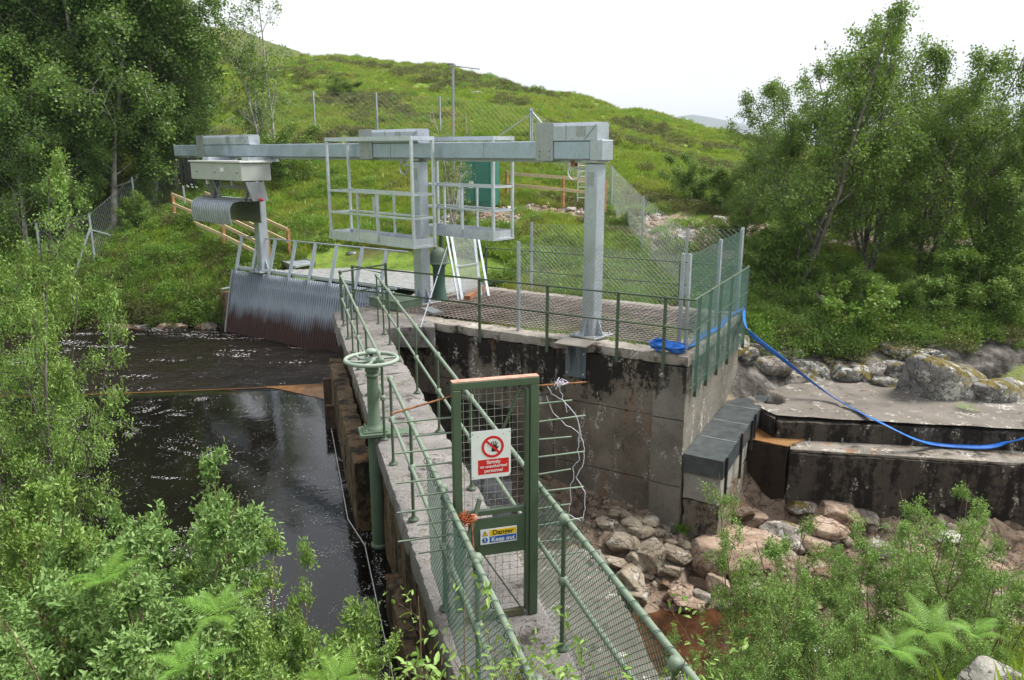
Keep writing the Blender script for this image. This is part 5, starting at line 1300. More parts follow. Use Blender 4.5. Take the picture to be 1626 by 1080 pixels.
def rocks(lst, label, group, mats, squash=.75, sink=.25, labs=None, name='rock', z0=None, thick=None, k_=1.0):
    ar = sorted(q[2]*q[3] for q in lst); n3 = len(lst)//3; cls = {}
    for i, q in enumerate(lst):
        if labs and i in labs: continue
        a_ = q[2]*q[3]; cls.setdefault('small' if a_ < ar[n3] else 'large' if a_ >= ar[-n3] else 'middling', []).append((q[0], i))
    auto = {}
    for c_, l_ in cls.items():
        for j, (_, i) in enumerate(sorted(l_)): auto[i] = '%s %s, %s %s one from the left' % (c_, label, ORD[j], c_) if len(l_) > 1 else c_+' '+label
    labs = {**auto, **(labs or {})}
    for i, q in enumerate(lst):
        px, py, w, h = q[:4]; m = q[4] if len(q) > 4 and q[4] is not None else mats[i % len(mats)]
        c = hit(px, py+h*.25); zc = zc_of(c); wx = w/F*zc/2*1.30*k_; hz = max(h/F*zc/2*.95, wx*.45)*1.35
        k = (i*5+len(lst)) % 9; key = (k, m.name)
        if key not in rmesh:
            rmesh[key] = rock_mesh('rock', 100+k); rmesh[key].materials.append(m)
        o = bpy.data.objects.new(name, rmesh[key]); C.objects.link(o)
        o.location = (c[0], c[1]+wx*.35, c[2]+hz*(.35-sink*.3)); o.scale = (wx, wx*random.uniform(.8, 1.05), hz)
        o.rotation_euler = (random.uniform(-.15, .15), random.uniform(-.12, .12), random.uniform(0, 6.28)*0+random.uniform(-.5, .5))
        tag(o, labs[i] if labs and i in labs else label, 'rock', group)
def zz(l, x0, y0, s, sc=1.0): return [(x0+a/s, y0+b/s, w/s*sc, h/s*sc, *r) for a, b, w, h, *r in l]
pile = zz([(300, 390, 160, 130), (390, 480, 110, 120), (500, 440, 170, 160), (640, 470, 130, 120), (620, 540, 95, 75), (440, 310, 130, 90), (430, 345, 95, 65), (350, 300, 90, 75), (300, 250, 95, 65), (370, 270, 105, 55), (365, 590, 155, 140), (400, 670, 145, 80),
           (290, 495, 95, 65), (520, 555, 85, 65), (700, 420, 70, 120), (600, 385, 60, 45), (650, 375, 55, 45), (540, 340, 70, 60), (470, 250, 80, 50), (560, 300, 60, 45), (230, 260, 90, 70), (460, 590, 70, 50), (560, 590, 80, 45)], 900, 760, 3.6)
rocks(pile, 'brown boulder under the chamber wall', 'boulders heaped below the chamber wall', [RK_PILE], k_=1.0,
      labs={2: 'large domed brown boulder in the middle of the pile under the chamber wall', 10: 'blunt brown boulder at the pool edge, nearest the footway rail', 11: 'low flat rock shelf just above the brown pool', 3: 'squarish pale topped boulder at the right end of the cracked pile'})
lowr = zz([(700, 710, 140, 120), (785, 700, 75, 110), (800, 610, 130, 110), (935, 655, 85, 115), (985, 640, 62, 120), (1030, 620, 60, 100), (865, 640, 80, 130), (905, 745, 95, 75), (970, 740, 80, 75), (1040, 720, 70, 60), (740, 530, 120, 110), (850, 590, 80, 70), (1100, 730, 80, 60), (1060, 660, 90, 60), (690, 640, 60, 60)], 900, 760, 3.6)
rocks(lowr, 'jointed rock between pool and spur wall', 'jointed rocks beside the brown pool', [RK_PINK, RK_GREY], k_=1.15,
      labs={0: 'rounded layered rock on the right brim of the brown pool', 3: 'upright rib of grey rock in the middle of the jointed outcrop'})
near_r = zz([(650, 900, 170, 220, RK_WHT), (745, 880, 100, 130, RK_PINK), (912, 820, 62, 50, RK_WHT), (992, 870, 62, 55, RK_WHT), (960, 842, 26, 22, STRING and RK_PINK), (845, 532, 44, 28, RK_WHT), (650, 1010, 130, 90, RK_PINK), (720, 1045, 110, 70, RK_PINK), (790, 990, 90, 50, RK_PINK), (880, 1030, 110, 80, RK_GREY), (580, 990, 110, 120, RK_PINK), (590, 720, 70, 60, RK_WET), (560, 640, 60, 40, RK_WET)], 900, 760, 3.6)
rocks(near_r, 'worn rock near the brown pool', 'loose rocks by the brown pool', [RK_PINK],
      labs={0: 'big pale pink rock with a split side at the near edge of the pool', 2: 'small whitish rock in the shallows right of the pool', 3: 'small angular whitish stone at the right end of the pool', 5: 'small oval white stone lying in the crack above the jointed rocks', 11: 'dark wet rock barely out of the brown pool', 4: 'tiny orange pink stone in the shallows'})
rt = zz([(270, 160, 150, 95, RK_WET), (345, 215, 120, 80), (520, 290, 170, 100), (650, 320, 140, 70), (560, 160, 120, 80), (740, 180, 180, 95), (860, 185, 110, 70), (440, 250, 110, 80), (310, 400, 330, 150, RK_PINK), (720, 250, 130, 70), (950, 350, 120, 80), (1150, 380, 130, 90), (730, 520, 130, 70, RK_WET), (1260, 290, 90, 60, RK_WHT), (1350, 600, 100, 70), (1000, 520, 100, 80), (1480, 450, 120, 90, RK_PINK), (820, 870, 90, 90, RK_WHT), (700, 860, 110, 80, RK_WHT), (620, 640, 90, 60), (1380, 500, 90, 60)], 1080, 760, 2.978)
rocks(rt, 'rock among the willows below the weir', 'rocks among the willows below the weir', [RK_GREY, RK_PINK],
      labs={8: 'broad flat pink rock slab at the foot of the spur wall', 13: 'white boulder showing through the willows under the weir', 0: 'dark wet rock in the corner between spur wall and weir'})
bank = zz([(120, 300, 140, 140), (180, 190, 110, 60), (260, 340, 170, 110), (340, 320, 120, 70), (460, 390, 180, 140), (400, 430, 110, 50), (600, 390, 130, 130), (680, 400, 130, 120), (755, 385, 110, 120), (840, 445, 130, 100), (900, 370, 130, 150), (870, 280, 120, 70), (950, 325, 130, 60), (1045, 335, 120, 45), (200, 280, 90, 90), (80, 240, 90, 90), (300, 240, 90, 60), (530, 440, 80, 50), (560, 350, 70, 60), (880, 470, 80, 50)], 1140, 460, 3)
rocks(bank, 'lichened rock behind the weir slab', 'lichened outcrop behind the weir slab', [RK_LICH, RK_LICH, RK_GREY], k_=1.05, sink=1.3,
      labs={4: 'large lichened rock face behind the weir slab, left of the dark crack', 0: 'pale rock beside the chamber corner under the blue hose'})
# the big speckled boulder on the slab, the white one under the trees
big = rock_mesh('boulder', 301, 9, 5, .04); big.materials.append(m_rock('boulder_rock', (.12, .115, .11), (.22, .215, .205), (.36, .35, .33), .30, .42, lc=(.55, .54, .50)))
c = P(1515, 640, -1.95); o = new_obj('boulder', big); o.location = (c[0]+.15, c[1]+.70, -1.66); o.scale = (1.22, .9, .72); o.rotation_euler = (0, .22, .1); tag(o, 'big rounded grey boulder with orange moss patches sitting on the weir slab', 'boulder')
c = P(1607, 645, -1.95); o = new_obj('boulder', rmesh[(2, RK_WET.name)] if (2, RK_WET.name) in rmesh else big); o.location = (c[0], c[1]+.6, -1.8); o.scale = (.75, .6, .38); tag(o, 'low dark rock right of the big mossy boulder', 'boulder')
wb_ = rock_mesh('boulder', 305, 8, 9, .03); wb_.materials.append(m_rock('round_pale_rock', (.22, .20, .17), (.36, .34, .30), (.47, .45, .41), .1))
c = hit(1282, 494); o = new_obj('boulder', wb_); o.location = (c[0], c[1]-.1, c[2]+.30); o.scale = (.36, .34, .44); tag(o, 'pale round topped boulder at the foot of the big birch', 'boulder')
for px, py, w, h, lab in ((1097, 330, 34, 20, 'white boulder on the stony bank at the top of the gravel path'), (1133, 324, 26, 16, 'smaller white boulder right of the one on the gravel path'), (1145, 352, 22, 14, 'pale stone half hidden behind the shrubs by the path'), (905, 337, 16, 9, 'small pale stone on the verge below the timber fence')):
    c = hit(px, py); zc = zc_of(c); k = (px % 9, RK_WHT.name)
    if k not in rmesh: rmesh[k] = rock_mesh('rock', 100+px % 9); rmesh[k].materials.append(RK_WHT)
    o = new_obj('boulder', rmesh[k]); o.location = (c[0], c[1], c[2]+h/F*zc*.2); o.scale = (w/F*zc/2, w/F*zc/2, h/F*zc*.6); tag(o, lab, 'boulder')
c = hit(706, 110); c = Q(706, 108, 83); o = new_obj('boulder', wb_ if False else rock_mesh('boulder', 309, 9, 14, .05)); o.data.materials.append(m_rock('ridge_rock', (.06, .06, .055), (.14, .13, .12), (.24, .23, .22), .2)); o.location = (c[0], c[1], gz1(c[0], c[1])+.15); o.scale = (.95, .8, .42); tag(o, 'grey boulder on the skyline of the green hill', 'boulder')
c = hit(757, 153); o = new_obj('boulder', rmesh[(757 % 9 if False else 1133 % 9, RK_WHT.name)]); o.location = (c[0], c[1], c[2]+.1); o.scale = (.5, .4, .3); tag(o, 'small pale boulder halfway up the hillside right of the antenna', 'boulder')
c = hit(1600, 1066); c = Q(1605, 1085, 4.6); o = new_obj('boulder', wb_); o.location = (c[0], c[1], c[2]-.12); o.scale = (.26, .24, .24); tag(o, 'grey boulder in the bottom right corner below the ferns', 'boulder')
rr_ = np.random.default_rng(12)
for i in range(34):
    px, py = rr_.uniform(700, 792), rr_.uniform(326, 352)
    if i > 24: px, py = rr_.uniform(770, 815), rr_.uniform(350, 385)
    c = hit(px, py); m = (RK_WHT, RK_PINK, RK_GREY)[i % 3]; k = (i % 4, m.name, 'lo')
    if k not in rmesh: rmesh[k] = rock_mesh('rock', 140+i % 4, hi=False); rmesh[k].materials.append(m)
    o = new_obj('rock', rmesh[k]); s_ = rr_.uniform(.10, .26); o.location = (c[0], c[1], c[2]+s_*.3); o.scale = (s_, s_, s_*.7); o.rotation_euler = (0, 0, i)
    tag(o, 'broken pale stone in the rubble heap in front of the teal cabinet', 'rock', 'rubble heap by the cabinet')
for i in range(26):       # waterline stones on the far bank
    px = rr_.uniform(170, 356); x = float(P(px, 518, -1.9)[0]); y = np.linspace(24.5, 28, 60); z = gz(np.c_[0*y+x, y]); k_ = int(np.argmax(z > ZF-.06)); s_ = rr_.uniform(.08, .24)
    m = (RK_GREY, RK_WET, RK_PINK)[i % 3]; k = (i % 4, m.name, 'lo')
    if k not in rmesh: rmesh[k] = rock_mesh('rock', 150+i % 4, hi=False); rmesh[k].materials.append(m)
    o = new_obj('rock', rmesh[k]); o.location = (x, y[k_]-rr_.uniform(0, .3), ZF+s_*.15); o.scale = (s_*1.3, s_, s_*.7); o.rotation_euler = (0, 0, i)
    tag(o, 'small stone along the waterline of the far river bank', 'rock', 'stones along the far waterline')
# brown pool
n_ = NT('brown_pool_water'); n_.bump(n_.noise(4, 3), .15, .03)
POOL = n_.set(n_.ramp(n_.noise(1.6, 5, .6), [(.32, (.014, .007, .004)), (.6, (.075, .032, .014)), (.75, (.13, .065, .03))]), .08, 0, .5)
sheet('pool_water', .9, 6.2, lambda x: 0*x+8.6, lambda x: 0*x+13.4, 4, 4, lambda x, y: -4.42+0*x, POOL)

# ------------------------------------------------------------------ plants
LF_BIRCH = m_leaf('birch_leaves', (.085, .165, .028), (.19, .31, .055), yel=.12, trans=.28)
LF_DARK = m_leaf('dark_birch_leaves', (.075, .15, .032), (.18, .30, .065), yel=.08, trans=.28)
LF_WILLOW = m_leaf('willow_leaves', (.15, .28, .055), (.34, .50, .135), yel=.14, trans=.25, scale=2.0)
LF_WILLOWR = m_leaf('grey_willow_leaves', (.13, .26, .055), (.31, .47, .14), yel=.12, trans=.25, scale=2.0)
LF_SALLOW = m_leaf('sallow_leaves', (.13, .25, .06), (.30, .45, .16), yel=.06, trans=.25, scale=2.0)
LF_BRIGHT = m_leaf('bright_leaves', (.11, .25, .035), (.24, .41, .07), yel=.2, trans=.4)
LF_FERN = m_leaf('fern_fronds', (.12, .30, .035), (.26, .46, .07), trans=.4)
LF_HEATH = m_leaf('heather_leaves', (.10, .11, .04), (.20, .20, .07), yel=.1, trans=.15)
LF_GRASS = m_leaf('grass_blades', (.20, .31, .028), (.35, .46, .065), hue=(.40, .34, .11), yel=.30, trans=.35, scale=.35)
LF_ORANGE = m_leaf('rowan_tips', (.30, .12, .04), (.45, .20, .06), trans=.3)
BARK = m_plain('birch_bark', (.13, .115, .10), .85, 0, .65, 5, .4)
BARKP = m_plain('pale_birch_bark', (.34, .32, .29), .8, 0, .6, 4, .4)
STEM = m_plain('brown_stem', (.16, .105, .065), .8, 0, .35, 12)

def tubes_np(branches, nsides):
    V, Fq_ = [], []; off = 0
    for pts, rs, ns in branches:
        m = len(pts); t_ = np.gradient(pts, axis=0); t_ /= np.linalg.norm(t_, axis=1)[:, None]+1e-9
        ref = np.array([1., 0, 0]) if abs(t_[0, 2]) > .7 else np.array([0, 0, 1.])
        x = np.cross(ref[None], t_); x /= np.linalg.norm(x, axis=1)[:, None]+1e-9; y = np.cross(t_, x)
        a = np.arange(ns)*2*math.pi/ns
        ring = pts[:, None]+(x[:, None]*np.cos(a)[None, :, None]+y[:, None]*np.sin(a)[None, :, None])*rs[:, None, None]
        V.append(ring.reshape(-1, 3)); i = np.arange(m-1)[:, None]*ns; k = np.arange(ns)[None]; k2 = (k+1) % ns
        Fq_.append(np.stack([i+k, i+k2, i+ns+k2, i+ns+k], -1).reshape(-1, 4)+off); off += m*ns
    return np.concatenate(V), np.concatenate(Fq_)
def leaf_quads(P0, D0, size, r, kind='rhomb', up_bias=.5, wid=.55):
    n = len(P0); d = D0/(np.linalg.norm(D0, axis=1)[:, None]+1e-9)
    nr = r.normal(0, 1, (n, 3)); nr[:, 2] = np.abs(nr[:, 2])*1.0+up_bias; sd_ = np.cross(d, nr); sd_ /= np.linalg.norm(sd_, axis=1)[:, None]+1e-9; n2 = np.cross(sd_, d)
    s = size[:, None]; w = s*wid/2
    if kind == 'rhomb':
        V = np.stack([P0, P0+d*s*.45+sd_*w, P0+d*s, P0+d*s*.45-sd_*w], 1); k = 4
        return V.reshape(-1, 3), np.arange(n*4).reshape(n, 4)
    # folded leaf: two quads about the midrib, tip curling down
    V = np.stack([P0, P0+d*s*.30+sd_*w+n2*s*.10, P0+d*s*.70+sd_*w*.75+n2*s*.06, P0+d*s-n2*s*.08, P0+d*s*.70-sd_*w*.75+n2*s*.06, P0+d*s*.30-sd_*w+n2*s*.10], 1)
    b = (np.arange(n)*6)[:, None]; return V.reshape(-1, 3), np.concatenate([b+np.array([[0, 1, 2, 3]]), b+np.array([[0, 3, 4, 5]])])
def grow(seed, height, nstem=1, spread=.35, limbs=16, first=.22, droop=.25, lean=.0, subs=6, twigs=5, rad=.018, leafn=26000, leaf=.06, sig=.10, kind='rhomb', stem_spread=.25, tp=1.6, tq=.75, limb_up=.7):
    r = np.random.default_rng(seed); br = []; anchors = []
    def limb(p0, d, L, rd, lev):
        n = (10, 7, 5, 4)[lev]; pts = [np.array(p0, float)]; d = nrm(d)
        for k in range(n-1):
            d = nrm(d+r.normal(0, (.07, .16, .22, .25)[lev], 3)+np.array([0, 0, (.05, .10, .0, -droop)[lev]])); pts.append(pts[-1]+d*L/(n-1))
        pts = np.array(pts); rs = rd*np.linspace(1, (.22, .2, .3, .4)[lev], n); br.append((pts, rs, (8, 5, 4, 3)[lev], lev))
        return pts
    def at(pts, f):
        k = f*(len(pts)-1); i = min(int(k), len(pts)-2); return pts[i]*(1-(k-i))+pts[i+1]*(k-i), nrm(pts[i+1]-pts[i])
    for s in range(nstem):
        a = r.uniform(0, 6.28); off = 0 if nstem == 1 else stem_spread
        d = np.array([math.cos(a)*off+lean, math.sin(a)*off, 1.0]); hh = height*(1 if s == 0 else r.uniform(.65, .98))
        st = limb((math.cos(a)*.12*(nstem > 1)*height*.1, math.sin(a)*.12*(nstem > 1)*height*.1, -.15), d, hh*.97, height*rad*(1 if nstem == 1 else .7), 0)
        nl = max(4, limbs//(1 if nstem == 1 else max(1, nstem-1)))
        for i in range(nl):
            f = first+(1-first)*((i+r.uniform(0, .8))/nl)*.97; p, t_ = at(st, f); a = r.uniform(0, 6.28) if True else 0
            o_ = nrm(np.cross(t_, [math.cos(a), math.sin(a), .1])); sh = (1-((f-first)/(1-first))**tp*tq)*(.55+.45*min(1, (f-first)*5+.3))
            L = height*spread*sh*r.uniform(.75, 1.15); l1 = limb(p, o_+t_*limb_up, L, height*rad*.32*(1-f*.5), 1)
            for j in range(subs):
                f2 = .25+.75*(j+r.uniform(0, .9))/subs; p2, t2 = at(l1, min(f2, .99)); o2 = nrm(r.normal(0, 1, 3)); o2 = nrm(o2-t2*np.dot(o2, t2))
                l2 = limb(p2, o2*.9+t2*.8, L*.42*r.uniform(.6, 1.1), height*rad*.12, 2)
                for q in range(twigs):
                    f3 = .2+.8*(q+r.uniform(0, .9))/twigs; p3_, t3 = at(l2, min(f3, .99)); o3 = nrm(r.normal(0, 1, 3))
                    l3 = limb(p3_, o3*.9+t3*.7, L*.20*r.uniform(.6, 1.2), height*rad*.045, 3); anchors.append(l3)
    A = np.array(anchors)                                       # (n, 4, 3)
    ids = r.integers(0, len(A), leafn); dens = np.clip(r.normal(1, .9, len(A)), .06, 3); pr_ = dens/dens.sum(); ids = r.choice(len(A), leafn, p=pr_)
    f = r.uniform(0, 3, leafn)*.999; i = f.astype(int); w = (f-i)[:, None]; P0 = A[ids, i]*(1-w)+A[ids, i+1]*w+r.normal(0, sig, (leafn, 3))
    tdir = A[ids, i+1]-A[ids, i]; D0 = nrm_rows(tdir)*.6+r.normal(0, .6, (leafn, 3))+np.array([0, 0, -.25 if kind == 'rhomb' else .1])
    V, Fc = leaf_quads(P0, D0, leaf*r.uniform(.6, 1.25, leafn), r, kind, wid=.72 if kind == 'rhomb' else .40)
    return br, V, Fc
def nrm_rows(a): return a/(np.linalg.norm(a, axis=1)[:, None]+1e-9)
HT = {}
def seed_key(k): return k['seed']
def make_tree(name, label, cat, group, loc, leafm, barkm, **k):
    br, V, Fc = grow(**k)
    t = thing(name, label, cat, loc, group)
    top_ = V[np.argsort(V[:, 2])[-16:]]; HT[seed_key(k)] = float(top_[:, 2].mean()); t['crown_top'] = HT[seed_key(k)]; up_ = V[V[:, 2] > .6*top_[:, 2].mean()]; t['crown_x'] = float(up_[:, 0].mean()); t['crown_y'] = float(up_[:, 1].mean())
    tv, tf = tubes_np([(p, r_, n) for p, r_, n, l in br if l <= 1], 6); new_obj('trunk' if cat == 'tree' else 'stem', np_mesh('trunk', tv, tf, True), barkm, t)
    cr = new_obj('crown' if cat == 'tree' else 'foliage', np_mesh('crown', V, Fc), leafm, t)
    tv, tf = tubes_np([(p, r_, n) for p, r_, n, l in br if l > 1], 4); new_obj('twigs', np_mesh('twigs', tv, tf, True), barkm, cr)['kind'] = 'stuff'
    return t
def put(t, px, Y, top=None, py=None, rot=0.0, hgt=None, base_h=1.0, label=None, sx=1.0):
    base_h = t.get('crown_top', base_h); x = Q(px, py or 400, Y)[0]; z = gz1(x, Y); s = (Q(px, top, Y)[2]-z)/base_h if top is not None else (hgt or base_h)/base_h
    ox, oy = t.get('crown_x', 0)*s*sx, t.get('crown_y', 0)*s*sx; x2, y2 = x-(ox*math.cos(rot)-oy*math.sin(rot)), Y-(ox*math.sin(rot)+oy*math.cos(rot)); x2, y2 = x*.3+x2*.7, Y*.5+y2*.5
    t.location = (x2, y2, gz1(x2, y2)-.03); t.scale = (s*sx, s*sx, s); t.rotation_euler = (0, 0, rot)
    if label: t['label'] = label
    return t
# left wood
TB = [make_tree('birch_tree', 'x', 'tree', 'birches in the wood on the left bank', (0, 0, 0), LF_DARK, BARKP, seed=s_, height=10, limbs=30, first=f_, spread=.31, tp=2.4, tq=.62, leafn=52000, leaf=.105, sig=.17, subs=6, twigs=5, rad=.011, droop=.45, limb_up=.55) for s_, f_ in ((11, .16), (12, .10), (13, .2))]
wood = [(225, 33.0, -160, 'birch with pale slanting trunk standing nearest the left bank fence'), (292, 36.5, -20, 'birch at the right end of the wood, its crown against the hill'), (262, 34.5, -120, 'birch between the slanting pale trunk and the right end of the wood'),
        (150, 33.5, -200, 'tall birch behind the braced fence post on the left'), (70, 34, -260, 'tall birch behind the left end of the river fence'), (-10, 35, -260, None), (-90, 33, -240, None), (190, 39, -200, None), (110, 40, -240, None), (20, 41, -260, None), (240, 41, -120, None),
        (275, 43, -40, None), (-60, 42, -240, None), (-160, 38, -240, None), (-240, 34, -200, None), (-330, 33, -180, None), (40, 30.5, 40, 'lower bushy birch left of the fence posts by the river'), (115, 31, 130, 'short birch under the tall ones near the braced post'), (322, 39, 110, 'lower birch filling the right edge of the wood'), (-420, 30, -100, None)]
for i, (px, Y, top, lab) in enumerate(wood):
    t = TB[i] if i < 3 else dup(TB[i % 3]); put(t, px, Y, top, rot=i*1.7, base_h=10, label=lab or 'tall dark birch deep in the wood on the left', sx=1.12)
# right trees
TR = [make_tree('birch_tree', 'x', 'tree', 'birches on the right bank', (0, 0, 0), LF_BIRCH, BARK, seed=s_, height=8, nstem=n_s, limbs=30, first=.18, spread=.31, leafn=30000, leaf=.080, sig=.10, subs=6, twigs=5, rad=.011, droop=.3, limb_up=.9, stem_spread=.22, lean=.06) for s_, n_s in ((21, 4), (22, 3), (23, 3))]
rights = [(1318, 23.0, 8, .2, 'tallest birch on the right bank, several stems behind the pale boulder', 1.0), (1400, 24.5, 18, 2.2, 'second tall birch just right of the tallest one', .9), (1495, 24.0, 75, 1.1, 'birch leaning right above the weir, middle of the right bank', .95), (1545, 26, 120, 4.0, 'slim birch behind the leaning one', .9),
          (1610, 23.5, 150, 3.0, 'birch nearest the right edge, crown cut by the frame', 1.05), (1235, 26.0, 118, 5.2, 'birch at the left end of the right bank group', 1.0), (1185, 29, 205, .9, 'small birch beside the stony path', 1.1), (1690, 24, 130, 2.0, 'birch beyond the right edge of view', 1.1), (1355, 27, 70, 3.6, 'birch behind the tallest pair', 1.0), (1580, 29, 170, .5, 'far birch between the leaning one and the right edge', 1.1), (1450, 28, 130, 5.5, 'far birch behind the leaning one, over the stony bank', 1.0)]
for i, (px, Y, top, rot, lab, sx) in enumerate(rights):
    t = TR[i] if i < 3 else dup(TR[i % 3]); put(t, px, Y, top, rot=rot, base_h=8, label=lab, sx=sx)
# leafy shrubs under the right trees and on the banks
SH = [make_tree('shrub', 'x', 'shrub', None, (0, 0, 0), LF_BIRCH, BARK, seed=s_, height=3, nstem=6, limbs=26, first=.06, spread=.42, leafn=20000, leaf=.075, sig=.10, subs=5, twigs=4, rad=.012, droop=.2, stem_spread=.55) for s_ in (31, 32)]
shr = [(1300, 22.0, 430, 'leafy shrub directly right of the pale boulder', 1.1), (1395, 21.8, 415, 'shrub behind the bright green sapling', 1.2), (1475, 21.6, 430, 'shrub above the lichened rocks, left of the mossy boulder', 1.2), (1535, 23.2, 340, 'tall shrub under the leaning birch', 1.3), (1570, 21.5, 395, 'dark leafy shrub at the right edge above the big boulder', 1.2), (1500, 22.2, 400, 'shrub between the leaning birch and the right edge', 1.1), (1430, 22.5, 420, 'shrub under the second tall birch', 1.0), (1250, 23.5, 330, 'leafy shrub left of the pale boulder', 1.2), (1210, 24.5, 360, 'shrub beside the chamber corner fence', 1.0), (1350, 23.5, 400, 'shrub hiding the foot of the tall birches', 1.0),
       (1640, 22, 380, 'shrub cut by the right edge of view', 1.2), (1165, 27, 330, 'shrub over the stony path side', 1.0), (1090, 35, 235, 'rounded shrub at the head of the gravel path', 1.1), (1150, 33, 250, 'green shrub on the slope above the white boulders', 1.2), (1200, 32, 260, 'green shrub on the slope behind the birches', 1.2),
       (1000, 29, 330, 'green shrub on the slope behind the right column', 1.3), (1015, 26.5, 385, 'shrub left of the gravel path', .9), (870, 29.5, 345, 'shrub on the bank below the timber fence', 1.2), (940, 26.5, 385, 'shrub behind the chamber back rail, left of the column', 1.2), (330, 29, 415, 'leafy shrub on the left bank above the river', 1.2), (270, 29.5, 400, 'leafy shrub on the left bank beside the braced post', 1.0),
       (225, 31.5, 300, 'leafy shrub growing round the second fence post on the left bank', 1.0), (455, 36, 190, 'pale shrub behind the thin birch on the hillside', 1.3), (555, 60, 112, 'grey green shrub high on the hillside', 1.6), (130, 28.5, 400, 'shrub at the river edge under the wood', 1.2), (60, 28, 420, 'shrub overhanging the river far left', 1.3), (1330, 30, 300, 'shrub behind the tall birches', 1.2), (1480, 31, 330, 'low shrub in front of the stony bank on the right', 1.0)]
for i, (px, Y, top, lab, sx) in enumerate(shr):
    t = SH[i] if i < 2 else dup(SH[i % 2]); put(t, px, Y, top, rot=i*2.3, base_h=2.4, label=lab, sx=sx)
# thin birch and rowan
t = make_tree('birch_tree', 'thin sparse birch on the hillside behind the left end of the beam', 'tree', None, (0, 0, 0), LF_BIRCH, BARKP, seed=41, height=8, nstem=3, limbs=30, first=.22, spread=.24, leafn=9000, leaf=.09, sig=.10, subs=5, twigs=4, rad=.010, droop=.2, limb_up=1.3, stem_spread=.16); put(t, 425, 36, -25, base_h=8, rot=.5)
t = make_tree('rowan_tree', 'spindly rowan with reddish tips growing beside the teal cabinet', 'tree', None, (0, 0, 0), LF_BIRCH, BARKP, seed=43, height=5, nstem=4, limbs=26, first=.12, spread=.26, leafn=2200, leaf=.075, sig=.08, subs=5, twigs=3, rad=.012, limb_up=1.2, stem_spread=.14); put(t, 722, 28.5, 172, base_h=5)
rv = np.random.default_rng(9); N_ = 150; Pp = np.c_[rv.normal(.25, .35, N_), rv.normal(0, .3, N_), rv.normal(4.35, .28, N_)]
V, Fc = leaf_quads(Pp, rv.normal(0, 1, (N_, 3)), rv.uniform(.05, .09, N_), rv); new_obj('reddish_tips', np_mesh('reddish_tips', V, Fc), LF_ORANGE, t)
t = make_tree('sapling', 'bright green sapling on the bank right of the pale boulder', 'sapling', None, (0, 0, 0), LF_BRIGHT, STEM, seed=44, height=2, nstem=4, limbs=20, first=.15, spread=.45, leafn=2600, leaf=.085, sig=.05, subs=4, twigs=3, rad=.010, stem_spread=.5); put(t, 1385, 20.8, 440, base_h=1.7, sx=1.2)

# foreground willows and alder
BU = [make_tree('willow_bush', 'x', 'bush', 'willow bushes on the near bank', (0, 0, 0), LF_WILLOW if s_ == 51 else LF_SALLOW, STEM, seed=s_, height=1.6, nstem=8, limbs=44, first=.12, spread=.27, leafn=18000, leaf=.030, sig=.020, subs=5, twigs=4, rad=.0085, kind='fold', stem_spread=.5, droop=-.1, limb_up=1.2) for s_ in (51, 52)]
bl_ = [(-70, 6.9, 715, 'willow bush at the pond edge below the big left alder'), (225, 6.8, 738, 'thin willow sprouting out over the pond, standing above the others'), (70, 6.2, 825, 'willow bush between the thin sprout and the left edge'), (40, 5.6, 820, 'willow bush at the left edge below the alder'), (350, 5.2, 915, 'willow bush at the water side, right end of the near bank scrub'),
       (215, 5.2, 880, 'willow bush low in the middle of the bottom left scrub'), (290, 4.5, 960, 'willow bush by the bottom edge, left of the pond'), (30, 4.6, 900, 'willow bush in the bottom left corner'), (420, 4.3, 985, 'small willow at the bottom edge beside the dark water'), (170, 4.3, 960, 'lowest willow at the bottom edge among the ferns'), (430, 5.2, 915, 'slender willow tip reaching over the water on the right of the scrub')]
for i, (px, Y, top, lab) in enumerate(bl_):
    t = BU[i] if i < 2 else dup(BU[i % 2]); put(t, px, Y, top, rot=i*2.1, base_h=1.55, label=lab, sx=(.75, .70, .8, .9, .8, 1.0, .9, 1.1, .8, 1.0, .6)[i])
BR = [make_tree('willow_bush', 'x', 'bush', 'willow bushes below the weir', (0, 0, 0), LF_WILLOWR, STEM, seed=s_, height=2.6, nstem=8, limbs=46, first=.15, spread=.24, leafn=15000, leaf=.030, sig=.026, subs=5, twigs=4, rad=.0075, kind='fold', stem_spread=.42, droop=-.1, limb_up=1.3) for s_ in (61, 62)]
br_ = [(1245, 9.2, 800, 'willow bush right of the spur wall, its tip against the dark weir', .7), (1400, 8.6, 775, 'willow bush in front of the middle of the weir face', .9), (1470, 7.8, 800, 'willow bush right of the middle one below the weir', .8), (1560, 8.2, 815, 'willow bush in front of the right end of the weir', .9), (1640, 7.6, 800, 'willow bush cut by the right edge', .9),
       (1300, 7.4, 880, 'low willow bush among the rocks left of the tall ones', .9), (1260, 6.3, 960, 'willow bush over the brown stream', .9), (1390, 6.3, 900, 'willow bush with bare stems near the bottom right', .9), (1500, 6.2, 920, 'willow bush behind the bright ferns', .9), (1180, 5.6, 1045, 'small willow at the bottom edge by the pale rock', .7), (1600, 5.8, 900, 'willow bush behind the corner boulder', .9), (1330, 5.2, 1010, 'willow bush at the bottom edge left of the ferns', .8), (1450, 5.0, 1000, 'leafy willow at the bottom edge beside the ferns', .8)]
for i, (px, Y, top, lab, sx) in enumerate(br_):
    t = BR[i] if i < 2 else dup(BR[i % 2]); put(t, px, Y, top, rot=i*1.9, base_h=2.5, label=lab, sx=sx)
